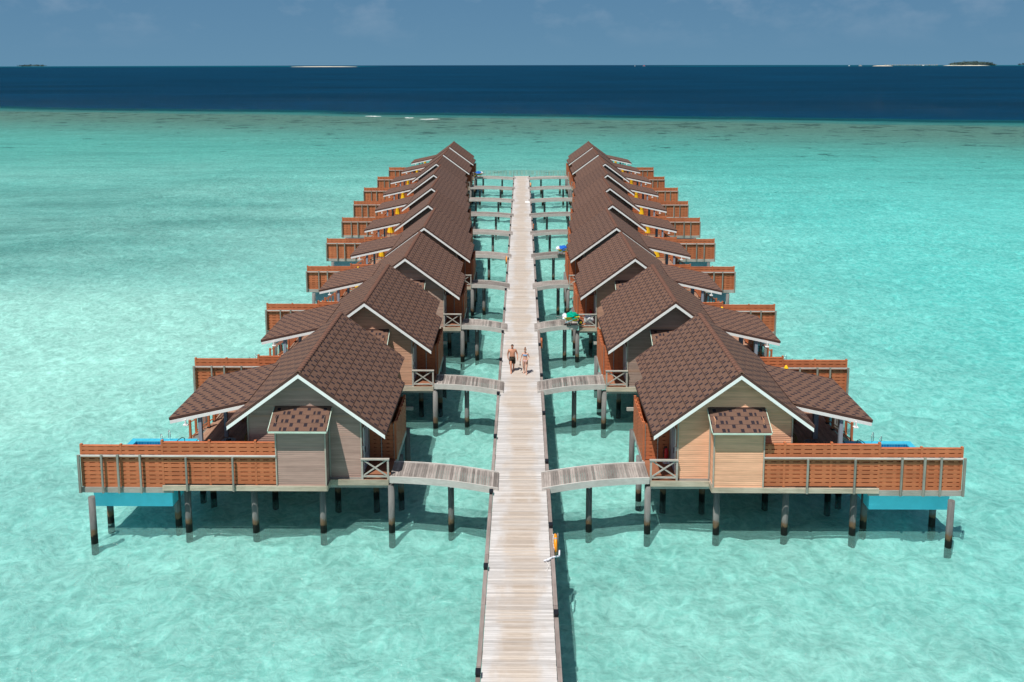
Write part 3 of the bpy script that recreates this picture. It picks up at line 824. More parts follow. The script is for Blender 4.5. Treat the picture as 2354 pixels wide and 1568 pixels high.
    rl.beam((6.17, fy+.005, 2.82), (7.29, fy+.005, 3.60), .045, .06); rl.beam((6.17, fy+.02, 3.60), (7.29, fy+.02, 2.82), .040, .06)
    rl.build('cross_rail', MAT['greywood'], root)
    dr = MB(); dr.box(7.352, 7.395, 40.30, 41.25, ZD+.02, 4.72); door = dr.build('door', MAT['door'], root)
    MB().tube((7.33, 40.42, 3.58), (7.33, 40.42, 3.86), .018, n=8).build('handle', MAT['black'], door)
    fm = MB(); fm.box(7.35, 7.395, 40.22, 40.29, ZD, 4.80); fm.box(7.35, 7.395, 41.26, 41.33, ZD, 4.80); fm.box(7.35, 7.395, 40.22, 41.33, 4.802, 4.87); fm.build('door_frame', MAT['white'], root)
    MB().box(7.33, 7.39, 40.02, 40.12, 3.85, 4.05).build('wall_lamp', MAT['white'], root)
    woven(root, (6.13, 41.72), (6.74, 41.72), ZD+.03, 9, (0, -1), False, nblk=2); woven(root, (6.77, 41.72), (7.37, 41.72), ZD+.03, 9, (0, -1), False, nblk=2)
    for x in (6.13, 6.755, 7.36): MB().box(x-.022, x+.022, 41.62, 41.66, ZD, 4.50).build('batten', MAT['greywood'], root)
    woven(root, (6.06, 41.70), (6.06, 43.35), ZD+.05, 9, (-1, 0), False); woven(root, (6.06, 43.48), (6.06, 45.02), ZD+.05, 9, (-1, 0), False)
    for yy in (41.64, 43.42, 45.08): MB().box(6.0, 6.12, yy-.05, yy+.05, ZD-.1, 4.62).build('screen_post', MAT['fence'], root)
    woven(root, (6.10, 45.13), (7.37, 45.13), ZD+.05, 9, (0, 1), False)
    # --- veranda posts, glass wall
    pw = .12 if s > 0 else .085
    MB().box(15.30-pw, 15.30+pw, 44.30-pw, 44.30+pw, ZD, 5.29).build('veranda_post', MAT['bluegrey'], root)
    MB().box(15.40-.085, 15.40+.085, 41.0-.085, 41.0+.085, ZD, 5.27).build('veranda_post', MAT['bluegrey'], root)
    for yy in (43.2, 45.4):
        f_ = MB().box(12.655, 12.70, yy-1.0, yy+1.0, ZD+.03, 4.85).build('window', MAT['white'], root)
        MB().box(12.702, 12.712, yy-.92, yy-.03, ZD+.12, 4.77).build('pane', MAT['glass'], f_); MB().box(12.702, 12.712, yy+.03, yy+.92, ZD+.12, 4.77).build('pane', MAT['glass'], f_)
    # --- plunge pool hung outside the deck
    hull = MAT['hullgrey'] if grey else MAT['hull']
    p = MB(); xa, xb, ya, yb, zb_, zt_ = 16.60, 19.95, 39.32, 43.70, 1.36, 2.73
    p.box(xa-.35, xb, ya, yb, zb_, zb_+.08)
    p.box(xa-.35, xb, ya, ya+.12, zb_+.08, zt_-.03); p.box(xa-.35, xb, yb-.12, yb, zb_+.08, zt_-.03)
    p.box(xa-.35, xa+.0, ya+.12, yb-.12, zb_+.08, zt_-.10); p.box(xb-.12, xb, ya+.12, yb-.12, zb_+.08, zt_-.03)
    pool = p.build('pool', hull, root)
    r_ = MB(); t = .30; e = .02
    r_.box(xa, xb+e, ya-e, ya+t, zt_-.03, zt_+.03); r_.box(xa, xb+e, yb-t, yb+e, zt_-.03, zt_+.03)
    r_.box(xb-t, xb+e, ya+t, yb-t, zt_-.03, zt_+.03); r_.box(xa, xa+.18, ya+t, yb-t, zt_-.03, zt_+.03); r_.build('pool_rim', MAT['tile'], pool)
    w_ = MB()
    w_.box(xa+.19, xb-t-.01, yb-t-.02, yb-t-.005, zb_+.1, zt_-.01); w_.box(xb-t-.02, xb-t-.005, ya+t, yb-t, zb_+.1, zt_-.01); w_.box(xa+.185, xa+.20, ya+t, yb-t, zb_+.1, zt_-.01)
    w_.build('pool_lining', MAT['tilein'], pool)
    MB().poly([(xa+.2, ya+t, zt_-.22), (xb-t-.02, ya+t, zt_-.22), (xb-t-.02, yb-t-.02, zt_-.22), (xa+.2, yb-t-.02, zt_-.22)]).build('pool_water', MAT['poolwater'], pool)
    hr = MB()
    for dx in (0, .42):
        x = 17.95+dx; hh = .42 if dx == 0 else .20
        hr.path([(x, 43.55, zt_), (x, 43.55, zt_+hh), (x+.05, 43.60, zt_+hh+.08), (x+.12, 43.68, zt_+hh+.10), (x+.18, 43.78, zt_+hh), (x+.2, 43.85, zt_-.9)], .016)
    hr.build('pool_ladder', MAT['metal'], pool)
    hr = MB().path([(16.72, 42.3, ZD), (16.72, 42.3, ZD+.75), (16.80, 42.2, ZD+.85), (16.95, 42.0, ZD+.78), (17.7, 41.2, ZD-.05)], .018)
    hr.build('pool_handrail', MAT['black'], root)
    # --- stair down to the lagoon
    st_ = MB()
    for i in range(5):
        z = ZD-.18*(i+1); x = 16.70+.26*i
        MB().box(x, x+.30, 45.45, 46.15, z-.04, z).build('stair_tread', MAT['deckwood'], root)
    for yy in (45.42, 46.18):
        st_.beam((16.66, yy, ZD-.15), (18.05, yy, ZD-1.12), .05, .22)
    st_.build('stringer', MAT['greywood'], root)
    for (x, y, zb2, zt2) in [(16.60, 45.38, ZD, ZD+1.0), (16.60, 46.22, ZD, ZD+1.0), (17.62, 45.38, ZD-.85, ZD+.42), (17.62, 46.22, ZD-.85, ZD+.42), (16.60, 48.0, ZD, ZD+1.0), (16.6, 49.82, ZD, ZD+1.0), (14.7, 49.82, ZD, ZD+1.0), (12.8, 49.82, ZD, ZD+1.0)]:
        MB().box(x-.055, x+.055, y-.055, y+.055, zb2, zt2).build('railing_post', MAT['fence'], root)
        MB().box(x-.085, x+.085, y-.085, y+.085, zb2, zb2+.07).build('post_shoe', MAT['black'], root)
    rr = MB()
    for yy in (45.38, 46.22):
        rr.beam((16.66, yy, ZD+.92), (17.56, yy, ZD+.32), .05, .05); rr.beam((16.66, yy, ZD+.16), (17.56, yy, ZD-.48), .05, .05)
        for i in range(3):
            x = 16.88+i*.23; rr.beam((x, yy, ZD+.14-.15*i), (x, yy, ZD+.78-.15*i), .03, .03)
    for (a, b2) in (((16.6, 46.28), (16.6, 47.94)), ((16.6, 48.06), (16.6, 49.76)), ((16.54, 49.82), (14.76, 49.82)), ((14.64, 49.82), (12.86, 49.82))):
        for zz in (ZD+.14, ZD+.92): rr.beam((*a, zz), (*b2, zz), .05, .05)
        n = 11
        for i in range(1, n):
            x = a[0]+(b2[0]-a[0])*i/n; y = a[1]+(b2[1]-a[1])*i/n; rr.beam((x, y, ZD+.14), (x, y, ZD+.90), .03, .03)
    rr.build('railing', MAT['fence'], root)
    return root

def make_fence(s, detail):
    origin(s, 11.15, 38.9)
    root = empty('privacy_fence', (0, 0, 0))
    xs = [11.17, 12.13, 14.26, 16.44, 18.36, 20.20]
    FYY = 38.955
    for i, (a, b2) in enumerate(zip(xs, xs[1:])):
        hi = i < 3
        n = 10
        z0 = ZD+.05 if hi else ZD-.12
        woven(root, (a+.05, FYY), (b2-.05, FYY), z0, n, (0, -1), detail, nblk=2 if i == 0 else 4, pitch=.199)
        MB().box(a+.05, b2-.05, FYY-.058, FYY+.058, z0+n*.199-.02, z0+n*.199+.012).build('cap_board', MAT['fence'], root)
    for i, x in enumerate(xs[1:]):
        hi = i+1 <= 3
        MB().box(x-.05, x+.05, FYY-.062, FYY+.062, ZD if hi else ZD-.1, 4.80 if hi else 4.60).build('post', MAT['fence'], root)
    # grey rail and posts standing in front
    MB().box(11.17, 15.3, 38.775, 38.845, 4.055, 4.125).build('rail', MAT['bridgerail'], root)
    MB().box(15.305, 20.34, 38.775, 38.845, 4.050, 4.118).build('rail', MAT['bridgerail'], root)
    for x, zt, w_, z0 in [(13.15, 4.05, .042, ZD-.24), (15.30, 4.052, .042, ZD-.24), (17.42, 4.17, .042, ZD-.34), (18.45, 4.17, .048, ZD-.34), (19.20, 4.17, .042, ZD-.34), (20.26, 4.15, .055, ZD-.34)]:
        MB().box(x-w_, x+w_, 38.70, 38.77, z0, zt).build('rail_post', MAT['greypost'], root)
    return root

MAT['trimgreen'] = paint('pale_green_gutter', (0.50, 0.62, 0.52), 0.5, 0.08, 0.3, (0.35, 0.28, 0.12))
k = NM('pool_water', 0.05, 0.5); k.color((0.0, 0.13, 0.30)); k.normal(k.bump(k.noise(k.geo(), 5, 3), 0.4, 0.1)); MAT['poolwater'] = k.m

KD = 4   # villas nearer than this have every strip and board as a piece of its own
protos = {}
for s in (-1, 1):
    for det in (True, False):
        for grey in (False, True):
            if not det and not grey: continue
            protos[('v', s, det, grey)] = make_villa(s, det, grey)
        protos[('f', s, det)] = make_fence(s, det)
index_kids()
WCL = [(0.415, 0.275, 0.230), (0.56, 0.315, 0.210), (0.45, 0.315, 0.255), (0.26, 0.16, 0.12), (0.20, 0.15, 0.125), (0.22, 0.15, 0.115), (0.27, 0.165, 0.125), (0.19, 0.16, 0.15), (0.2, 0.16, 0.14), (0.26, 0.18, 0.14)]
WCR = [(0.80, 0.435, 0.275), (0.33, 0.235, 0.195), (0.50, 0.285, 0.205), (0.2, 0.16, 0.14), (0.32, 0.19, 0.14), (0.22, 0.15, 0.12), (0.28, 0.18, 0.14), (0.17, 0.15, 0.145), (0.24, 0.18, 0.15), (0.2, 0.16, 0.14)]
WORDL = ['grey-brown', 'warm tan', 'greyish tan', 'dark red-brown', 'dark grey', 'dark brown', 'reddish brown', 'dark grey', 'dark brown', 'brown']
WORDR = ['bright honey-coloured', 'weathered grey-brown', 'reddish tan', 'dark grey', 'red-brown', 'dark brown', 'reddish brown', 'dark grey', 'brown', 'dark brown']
for s in (-1, 1):
    sd = 'left' if s < 0 else 'right'
    for i in range(10):
        du = (DUL if s < 0 else DUR)[i]; det = i < KD
        tone = 1.0+random.uniform(-.07, .07); warm_ = random.uniform(-.03, .03)
        v = copy_tree(protos[('v', s, det, i > 0)])
        v.name = 'water_villa'
        v.location = (s*(U0+du), Y0+SP*i, 0)
        if '_p' in v: del v['_p']
        if i < 3: extra = 'with %s timber walls' % (WORDL if s < 0 else WORDR)[i]
        else: extra = 'under brown shingles with white gable boards'
        tag(v, 'water villa %s, %s in the %s row' % (extra, ordinal(i, 10), sd), 'villa', 'water villas on stilts in two rows')
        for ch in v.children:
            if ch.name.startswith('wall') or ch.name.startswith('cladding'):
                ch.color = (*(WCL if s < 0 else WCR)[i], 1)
            for g in ch.children:
                if g.name.startswith('shingle'): g.color = (tone*(1+warm_), tone, tone*(1-warm_), 1)
        f_ = copy_tree(protos[('f', s, det)]); f_.name = 'privacy_fence'
        f_.location = (s*(11.15+du), 38.9+SP*i, 0)
        tag(f_, 'orange-brown woven board fence in front of the %s villa of the %s row' % (ordinal(i, 10), sd), 'fence', 'woven fences at the villa fronts')
# remove the patterns the villas were copied from
for o in list(protos.values()):
    for c in kids.get(o.name, []):
        for g in kids.get(c.name, []): bpy.data.objects.remove(g)
        bpy.data.objects.remove(c)
    bpy.data.objects.remove(o)

# ------------------------------------------------------------------ footbridges
def make_bridge(s, i):
    du = (DUL if s < 0 else DUR)[i]; yb = 38.47+SP*i; u1 = 6.05+du; ua = 1.0
    origin(s, ua, yb)
    root = empty('footbridge', (s*ua, yb, 0))
    um = 3.42
    def zt(u):
        t = (u-ua)/(u1-ua); return 2.725+.075*t+.09*math.sin(PI*t)
    def yo(u):
        t = (u-ua)/(u1-ua); return .94*(1.22*t-.22*t*t)
    L = u1-ua; n = int(L/.112); det = i < 3; jb = MB()
    for q in range(n):
        x = ua+q*L/n; x2 = ua+(q+1)*L/n-.011; z1, z2 = zt(x), zt(x2); t = random.uniform(-.003, .003)
        a1, a2 = yb+yo(x), yb+yo(x2); p = [(x, a1+.03, z1-.03), (x2, a2+.03, z2-.03), (x2, a2+1.57, z2-.03), (x, a1+1.57, z1-.03), (x, a1+.03, z1+t), (x2, a2+.03, z2+t), (x2, a2+1.57, z2+t), (x, a1+1.57, z1+t)]
        if det: MB().hexa(p).build('plank', MAT['bridge'], root)
        else: jb.hexa(p)
    if not det: jb.build('planking', MAT['bridge'], root, True)
    xs = [ua, 1.40]+[1.40+(u1-1.40)*q/7 for q in range(1, 8)]
    for y1, y2 in ((yb-.03, yb+.028), (yb+1.572, yb+1.63)):
        b_ = MB()
        for a, b2 in zip(xs, xs[1:]):
            za, zb = zt(a), zt(b2)
            lo = .27 if a > ua+.1 else .27
            aa = a if a > ua+.1 else a
            oa, ob = yo(aa), yo(b2); b_.hexa([(aa, y1+oa, za-.06 if a == ua else za-lo), (b2, y1+ob, zb-lo), (b2, y2+ob, zb-lo), (aa, y2+oa, za-.06 if a == ua else za-lo), (aa, y1+oa, za+.05), (b2, y1+ob, zb+.05), (b2, y2+ob, zb+.05), (aa, y2+oa, za+.05)])
        b_.build('side_board', MAT['bridgerail'], root)
    us = [3.25]
    if u1 > 6.3: us.append(6.45 if u1 > 7.3 else 6.0)
    for x in us:
        for yy in (yb+yo(x)+.75,):
            p_ = MB().tube((x, yy, -1.0), (x, yy, zt(x)-.30), .150, .142, 16).build('pile', MAT['pile'], root)
            MB().box(x-.035, x+.035, yy-.165, yy-.15, zt(x)-.62, zt(x)-.45).build('tag_plate', MAT['whitecloth'], p_)
        MB().box(x-.06, x+.06, yb+yo(x)+.035, yb+yo(x)+1.56, zt(x)-.30, zt(x)-.04).build('crossbeam', MAT['greywood'], root)
    tag(root, 'grey plank footbridge to the %s villa on the %s of the boardwalk' % (ordinal(i, 10), 'left' if s < 0 else 'right'), 'footbridge', 'footbridges from the boardwalk to the villas')
for s in (-1, 1):
    for i in range(10): make_bridge(s, i)

# ------------------------------------------------------------------ railing across the far end
def make_end_rail(x0, x1, y, z0, label):
    origin(1, x0, y); root = empty('end_railing', (x0, y, 0), label, 'railing', 'railings closing the far end of the boardwalk')
    n = max(2, round((x1-x0)/0.92)); mb = MB()
    mb.beam((x0, y, z0+1.0), (x1, y, z0+1.0), .03, .03); mb.beam((x0, y, z0+.20), (x1, y, z0+.20), .02, .02)
    mb.build('rail', MAT['greypost'], root)
    for i in range(n+1):
        x = x0+(x1-x0)*i/n; MB().box(x-.02, x+.02, y-.02, y+.02, z0-.2, z0+1.0).build('post', MAT['greypost'], root)
        if i < n:
            w_ = (x1-x0)/n
            for q in range(3): 
                xx = x+w_*(.25+.25*q)+random.uniform(-.03, .03); MB().box(xx-.028, xx+.028, y-.012, y+.012, z0+.19, z0+.96).build('slat', MAT['teakslat'], root)
MAT['teakslat'] = wood('driftwood_slat', (0.30, 0.22, 0.13), (0.45, 0.35, 0.22), 'z', 12, 0.3)
make_end_rail(-6.85, -1.42, 149.15+1.0, ZD+.05, 'slatted railing along the far left footbridge at the boardwalk end')
make_end_rail(1.42, 7.6, 149.15+1.0, ZD+.05, 'slatted railing along the far right footbridge at the boardwalk end')
make_end_rail(-1.38, 1.38, 151.15, ZD, 'slatted railing across the far end of the boardwalk itself')

# ------------------------------------------------------------------ life rings and boxes
def ring_mesh(mb, c, Rr, r, a0=0, a1=2*PI, n=28, m=10):
    s0 = len(mb.v); full = abs(a1-a0-2*PI) < 1e-6
    cnt_ = n if full else n+1
    for i in range(cnt_):
        a = a0+(a1-a0)*i/n
        for j in range(m):
            t = 2*PI*j/m; rr = Rr+r*math.cos(t)
            mb.v.append((c[0]+r*math.sin(t)*.9, c[1]+rr*math.cos(a), c[2]+rr*math.sin(a)))
    for i in range(n):
        for j in range(m):
            i2 = (i+1) % cnt_; j2 = (j+1) % m
            mb.face((s0+i*m+j, s0+i2*m+j, s0+i2*m+j2, s0+i*m+j2), None, True)
    return mb
def life_ring(x, y, label, hook=False):
    sg = 1 if x > 0 else -1
    origin(1, x, y); root = empty('life_ring', (x, y, 0), label, 'life ring', 'orange life rings hanging beside the boardwalk')
    c = (x, y, 2.66)
    o = ring_mesh(MB(), c, .325, .078).build('ring', MAT['orange'], root)
    for a in (.4, 1.97, 3.54, 5.11): ring_mesh(MB(), c, .325, .081, a, a+.16, 3).build('band', MAT['grey'], o)
    rp_ = []
    for i in range(25):
        a = 2*PI*i/24; q = 1+.10*math.sin(2*a*2); rp_.append((x-sg*(.05+.05*abs(math.sin(2*a))), y+.40*q*math.cos(a), 2.66+.40*q*math.sin(a)))
    MB().path(rp_, .013).build('grab_line', MAT['rope'], o)
    bp = MB(); bp.box(x+sg*.10-.02, x+sg*.10+.02, y-.10, y+.10, 1.95, 3.08); bp.build('backboard', MAT['greypost'], root)
    if hook:
        MB().path([(x+.16, y-.28, 2.55), (x+.14, y-.50, 2.42), (x+.02, y-.95, 2.68), (x-.14, y-1.15, 2.77), (x-.38, y-1.30, 2.735), (x-.50, y-1.30, 2.70)], .035, 8).build('hose', MAT['whitecloth'], root)
        MB().path([(x-.42, y-1.32, 2.70), (x-.32, y-1.5, 2.665), (x-.31, y-1.65, 2.665), (x-.40, y-1.90, 2.665)], .012).build('rope_tail', MAT['rope'], root)
life_ring(1.445, 33.9, 'orange life ring with white rope on the right edge, nearest to the viewer', True)
life_ring(1.445, 139.9, 'orange life ring near the far end of the boardwalk, right edge')
life_ring(-1.445, 86.0, 'orange life ring on the left edge of the boardwalk, halfway along')
for y, lb in ((60.2, 'orange wooden box on the right edge behind the walking couple'), (104.5, 'small reddish wooden box on the right edge far down the boardwalk')):
    origin(1, 0, 0)
    o = MB().box(1.385, 1.50, y-.32, y+.32, 2.30, 2.86).build('wooden_box', MAT['fence']); tag(o, lb, 'box')

origin(1, 0, 0)
o = MB().box(.50, 1.17, 122.0, 123.3, ZD+.004, ZD+.035).build('white_board', MAT['white']); tag(o, 'white board lying on the right side of the boardwalk far away', 'board')

# ------------------------------------------------------------------ furniture on the verandas
def parasol(x, y, label, flare=0.0):
    origin(1, x, y); root = empty('parasol', (x, y, 0), label, 'parasol', 'closed yellow parasols on the verandas')
    MB().tube((x, y, ZD), (x, y, 5.05), .025, n=8).build('pole', MAT['teak'], root)
    MB().tube((x, y, ZD+.003), (x, y, ZD+.09), .26, .22, 16).build('base', MAT['grey'], root)
    mb = MB(); n = 24; s0 = 0; rings = [(5.12, .03), (4.95, .11), (4.55, .18), (4.25, .17+.03*flare), (4.0, .15+.03*flare), (3.65, .20+.04*flare), (3.35, .24+.08*flare)]
    for z, r in rings:
        for i in range(n):
            t = 2*PI*i/n; q = r*(1+.22*math.cos(8*t)); mb.v.append((x+q*math.cos(t), y+q*math.sin(t), z+.05*math.sin(8*t+1)*(1 if z < 3.9 else 0)))
    for k_ in range(len(rings)-1):
        for i in range(n):
            j_ = (i+1) % n; mb.face((k_*n+i, (k_+1)*n+i, (k_+1)*n+j_, k_*n+j_), None, True)
    mb.face(range(n))
    mb.build('canopy', MAT['yellow'], root)
    MB().tube((x, y, 4.02), (x, y, 4.08), .175, .175, 12).build('tie', MAT['yellow'], root)
PX = {-1: PXL, 1: PXR} if False else None
for s in (-1, 1):
    for i in range(10):
        du = (DUL if s < 0 else DUR)[i]
        if s < 0 and i < 2: continue
        parasol(s*((15.28 if s < 0 else 14.95)+du), 48.45+SP*i, 'closed yellow parasol on the veranda of the %s villa, %s row' % (ordinal(i, 10), 'left' if s < 0 else 'right'), random.random())

def round_table(x, y, label, slat):
    origin(1, x, y); root = empty('round_table', (x, y, 0), label, 'table')
    t = MB().tube((x, y, ZD+.46), (x, y, ZD+.49), .36, .36, 32).build('table_top', MAT['grey'], root)
    for i in range(3):
        a = 2*PI*i/3; MB().tube((x+.28*math.cos(a), y+.28*math.sin(a), ZD), (x+.1*math.cos(a), y+.1*math.sin(a), ZD+.46), .015, n=8).build('leg', MAT['black'], root)
    if not slat: 
        a_ = MB().box(x-.10, x+.10, y-.08, y+.08, ZD+.492, ZD+.56).build('ashtray', MAT['black']); a_.location = (x, y, 0); tag(a_, 'small dark tray on the round table of the nearest left villa', 'tray')
    else:
        for q in range(-5, 6):
            h = math.sqrt(max(0, .33**2-(q*.06)**2)); MB().box(x+q*.06-.012, x+q*.06+.012, y-h, y+h, ZD+.491, ZD+.498).build('slat', MAT['black'], root)
round_table(-14.70, 42.66, 'round grey table on the shaded veranda of the nearest left villa', False)
round_table(14.58, 42.71, 'round slatted table on the shaded veranda of the nearest right villa', True)
def armchair(x, y, rz, label):
    origin(1, 0, 0); root = empty('wicker_armchair', (x, y, ZD), label, 'armchair', 'wicker armchairs beside the round tables'); root.rotation_euler = (0, 0, rz)
    MB().box(-.28, .28, -.26, .26, .38, .44).build('seat', MAT['teak'], root)
    MB().ball((0, 0, .47), .27, .25, .07).build('cushion', MAT['wicker'], root)
    n = 14; prev = None; bk = MB()
    for i in range(n+1):
        a = PI*i/n; p = Vector((.33*math.cos(a), .05+.30*math.sin(a), 0)); hh = .44+.34*math.sin(a)**.5+.10
        bk.tube((p.x*.9, p.y*.9, .42), (p.x, p.y, hh), .010, n=6)
        if prev is not None: bk.tube(prev, (p.x, p.y, hh), .018, n=6)
        prev = (p.x, p.y, hh)
    bk.build('backrest', MAT['wicker'], root)
    for a, b_ in ((-.24, -.22), (.24, -.22), (-.24, .22), (.24, .22)): MB().tube((a*1.1, b_*1.1, 0), (a, b_, .40), .014, n=8).build('leg', MAT['black'], root)
armchair(-13.45, 42.5, 0.6, 'wicker armchair with olive cushion, veranda of the nearest left villa')
armchair(13.45, 42.6, -0.6, 'wicker armchair with olive cushion, veranda of the nearest right villa')
def daybed(x, y, label, cushion):
    origin(1, 0, 0); root = empty('daybed', (x, y, ZD), label, 'daybed')
    fr_ = MB(); fr_.box(-1.0, 1.0, -.75, -.70, .22, .34); fr_.box(-1.0, 1.0, .70, .75, .22, .34); fr_.box(-1.0, -.95, -.70, .70, .22, .34); fr_.box(.95, 1.0, -.70, .70, .22, .34); fr_.build('frame', MAT['teak'], root)
    for a in (-.92, .92):
        for b_ in (-.67, .67): MB().box(a-.05, a+.05, b_-.05, b_+.05, 0, .22).build('leg', MAT['teak'], root)
    for q in range(14): MB().box(-.90+q*.133, -.82+q*.133, -.69, .69, .30, .335).build('slat', MAT['teak'], root)
    for q in range(14): MB().beam((-.86+q*.133, .70, .34), (-.86+q*.133, .82, .80), .07, .03).build('back_slat', MAT['teak'], root)
    if cushion: MB().box(-.9, .9, -.15, .66, .345, .48).build('mattress', MAT['orangecloth'], root)
daybed(-14.2, 46.9, 'wooden slatted daybed with orange mattress under the nearest left veranda', True)
daybed(13.9, 46.9, 'bare wooden slatted daybed on the nearest right veranda', False)

def extinguisher(x, y, label):
    origin(1, 0, 0); root = empty('fire_extinguisher', (x, y, ZD), label, 'fire extinguisher', 'red fire extinguishers on the porches')
    MB().loft([((0, 0, .06), .085, .085), ((0, 0, .08), .095, .095), ((0, 0, .62), .095, .095), ((0, 0, .72), .06, .06), ((0, 0, .76), .03, .03)], 16).build('cylinder', MAT['red'], root)
    MB().box(-.12, .03, -.02, .02, .77, .82).build('valve', MAT['black'], root)
    MB().path([(-.1, 0, .78), (-.15, -.02, .6), (-.12, -.04, .3)], .014).build('hose', MAT['black'], root)
    MB().box(-.16, .16, -.14, .14, 0, .06).build('stand', MAT['white'], root)
extinguisher(7.12, 41.38, 'red fire extinguisher on the porch of the nearest right villa')
extinguisher(7.12-1.82, 41.38+2*SP, 'red fire extinguisher on the porch of the third nearest right villa')

def barrow(x, y, rz, c1, c2, cname, where):
    origin(1, 0, 0); root = empty('wheelbarrow', (x, y, 2.90), 'yellow wheelbarrow loaded with %s cloths %s' % (cname, where), 'wheelbarrow', 'yellow wheelbarrows of laundry'); root.rotation_euler = (0, 0, rz)
    # local +x points to the wheel
    t = MB(); t.hexa([(-.35, -.24, .38), (.30, -.22, .34), (.30, .22, .34), (-.35, .24, .38), (-.62, -.38, .66), (.50, -.34, .70), (.50, .34, .70), (-.62, .38, .66)]); t.build('tray', MAT['barrow'], root)
    MB().beam((-1.15, -.30, .62), (.62, -.09, .22), .035, .035).build('handle', MAT['grey'], root); MB().beam((-1.15, .30, .62), (.62, .09, .22), .035, .035).build('handle', MAT['grey'], root)
    for q in (-.27, .27):
        MB().path([(-.30, q*.95, .42), (-.40, q, .03), (-.15, q, .03), (-.05, q*.8, .36)], .018, 8).build('leg', MAT['black'], root)
    MB().beam((-.55, -.36, .30), (.35, -.30, .62), .03, .04).build('brace', MAT['tube'], root)
    wh = MB().tube((.62, -.05, .19), (.62, .05, .19), .19, .19, 20).build('wheel', MAT['black'], root)
    MB().tube((.62, -.06, .19), (.62, .06, .19), .09, .09, 14).build('rim', MAT['barrow'], wh)
    # the load: a crumpled heap
    def heap(c, rx, ry, rz_, mat, lb, sd):
        mb = MB(); n, m = 22, 12
        for k_ in range(m+1):
            ph = PI*.55*k_/m
            for i in range(n):
                a = 2*PI*i/n; nn = 1+.55*mnoise.noise(Vector((math.cos(a)*2.2+sd, math.sin(a)*2.2, ph*2.5)))+.35*mnoise.noise(Vector((math.cos(a)*6+sd, math.sin(a)*6, ph*6)))
                mb.v.append((c[0]+rx*math.sin(ph)*math.cos(a)*nn, c[1]+ry*math.sin(ph)*math.sin(a)*nn, c[2]+rz_*math.cos(ph)*nn))
        for k_ in range(m):
            for i in range(n): j_ = (i+1) % n; mb.face((k_*n+i, (k_+1)*n+i, (k_+1)*n+j_, k_*n+j_), None, True)
        o = mb.build('laundry_heap', mat); 
        ca, sa = math.cos(rz), math.sin(rz); o.location = (x, y, 2.90); o.rotation_euler = (0, 0, rz); tag(o, lb, 'laundry')
    heap((.0, 0, .64), .50, .33, .30, c1, 'crumpled %s cloth heaped in the wheelbarrow %s' % (cname, where), 1.7+x)
    heap((-.52, -.05, .62), .22, .22, .24, MAT['whitecloth'], 'small white cloth bundle on the wheelbarrow %s' % where, 4.1+x)
barrow(3.75, 63.45, 0.12, MAT['greencloth'], None, 'green', 'by the third right villa')
barrow(4.2, 87.3, 0.1, MAT['bluecloth'], None, 'blue', 'by the fifth right villa')
barrow(-7.2, 147.9, PI-.1, MAT['bluecloth'], None, 'blue', 'at the far end of the left row')
origin(1, 0, 0)
o = MB().ball((5.05, 64.25, 3.08), .38, .34, .42, 16, 10, .12, 3).build('laundry_bag', MAT['whitecloth']); tag(o, 'full white laundry bag on the porch behind the cross rail, third right villa', 'laundry bag')
# red towel on the screen of the fifth left villa
o = MB().box(-5.62, -5.12, 41.60+4*SP-.09, 41.60+4*SP+.04, 4.44, 4.56).build('red_towel', MAT['red']); tag(o, 'red towel hung over the porch screen of the fifth nearest left villa', 'towel')

# ------------------------------------------------------------------ people
def skin_figure(name, joints, edges, root_i, mat, parent, sub=2):
    me = bpy.data.meshes.new(name)
    me.from_pydata([j[0] for j in joints], edges, [])
    o = bpy.data.objects.new(name, me); col.objects.link(o)
    md = o.modifiers.new('skin', 'SKIN'); md.use_smooth_shade = True
    if not me.skin_vertices: 
        bpy.context.view_layer.objects.active = o
    lay = me.skin_vertices[0] if me.skin_vertices else None
    if lay is None:
        bpy.context.view_layer.update(); lay = me.skin_vertices[0]
    for i, j in enumerate(joints):
        lay.data[i].radius = (j[1][0]*1.1, j[1][1]*1.1); lay.data[i].use_root = (i == root_i)
    ss = o.modifiers.new('sub', 'SUBSURF'); ss.levels = sub; ss.render_levels = sub
    bpy.context.view_layer.update()
    dg = bpy.context.evaluated_depsgraph_get()
    m2 = bpy.data.meshes.new_from_object(o.evaluated_get(dg)); m2.name = name
    m2.materials.clear(); m2.materials.append(mat)
    for p in m2.polygons: p.use_smooth = True
    bpy.data.objects.remove(o)
    o = bpy.data.objects.new(name, m2); col.objects.link(o); o.parent = parent
    return o

def hand(J, E, wi, pos, d, side, fwd):
    """palm, four fingers and a thumb growing from the wrist joint wi along direction d"""
    d = Vector(d).normalized(); sd = Vector(side).normalized(); fw = Vector(fwd).normalized()
    pal = Vector(pos)+d*.055; J.append((tuple(pal), (.036, .020))); pi = len(J)-1; E.append((wi, pi))
    for q, (off, ln_) in enumerate(((-.030, .060), (-.010, .072), (.010, .068), (.029, .052))):
        a = pal+d*.035+sd*off; J.append((tuple(a), (.010, .010))); i1 = len(J)-1; E.append((pi, i1))
        b_ = a+d*ln_*.55+fw*.010; J.append((tuple(b_), (.009, .009))); E.append((i1, len(J)-1)); i2 = len(J)-1
        c_ = b_+d*ln_*.30+fw*.028; J.append((tuple(c_), (.007, .007))); E.append((i2, len(J)-1))
    a = Vector(pos)+d*.035+fw*.028-sd*.02; J.append((tuple(a), (.013, .013))); E.append((wi, len(J)-1)); i1 = len(J)-1
    J.append((tuple(a+d*.045+fw*.018-sd*.008), (.009, .009))); E.append((i1, len(J)-1))

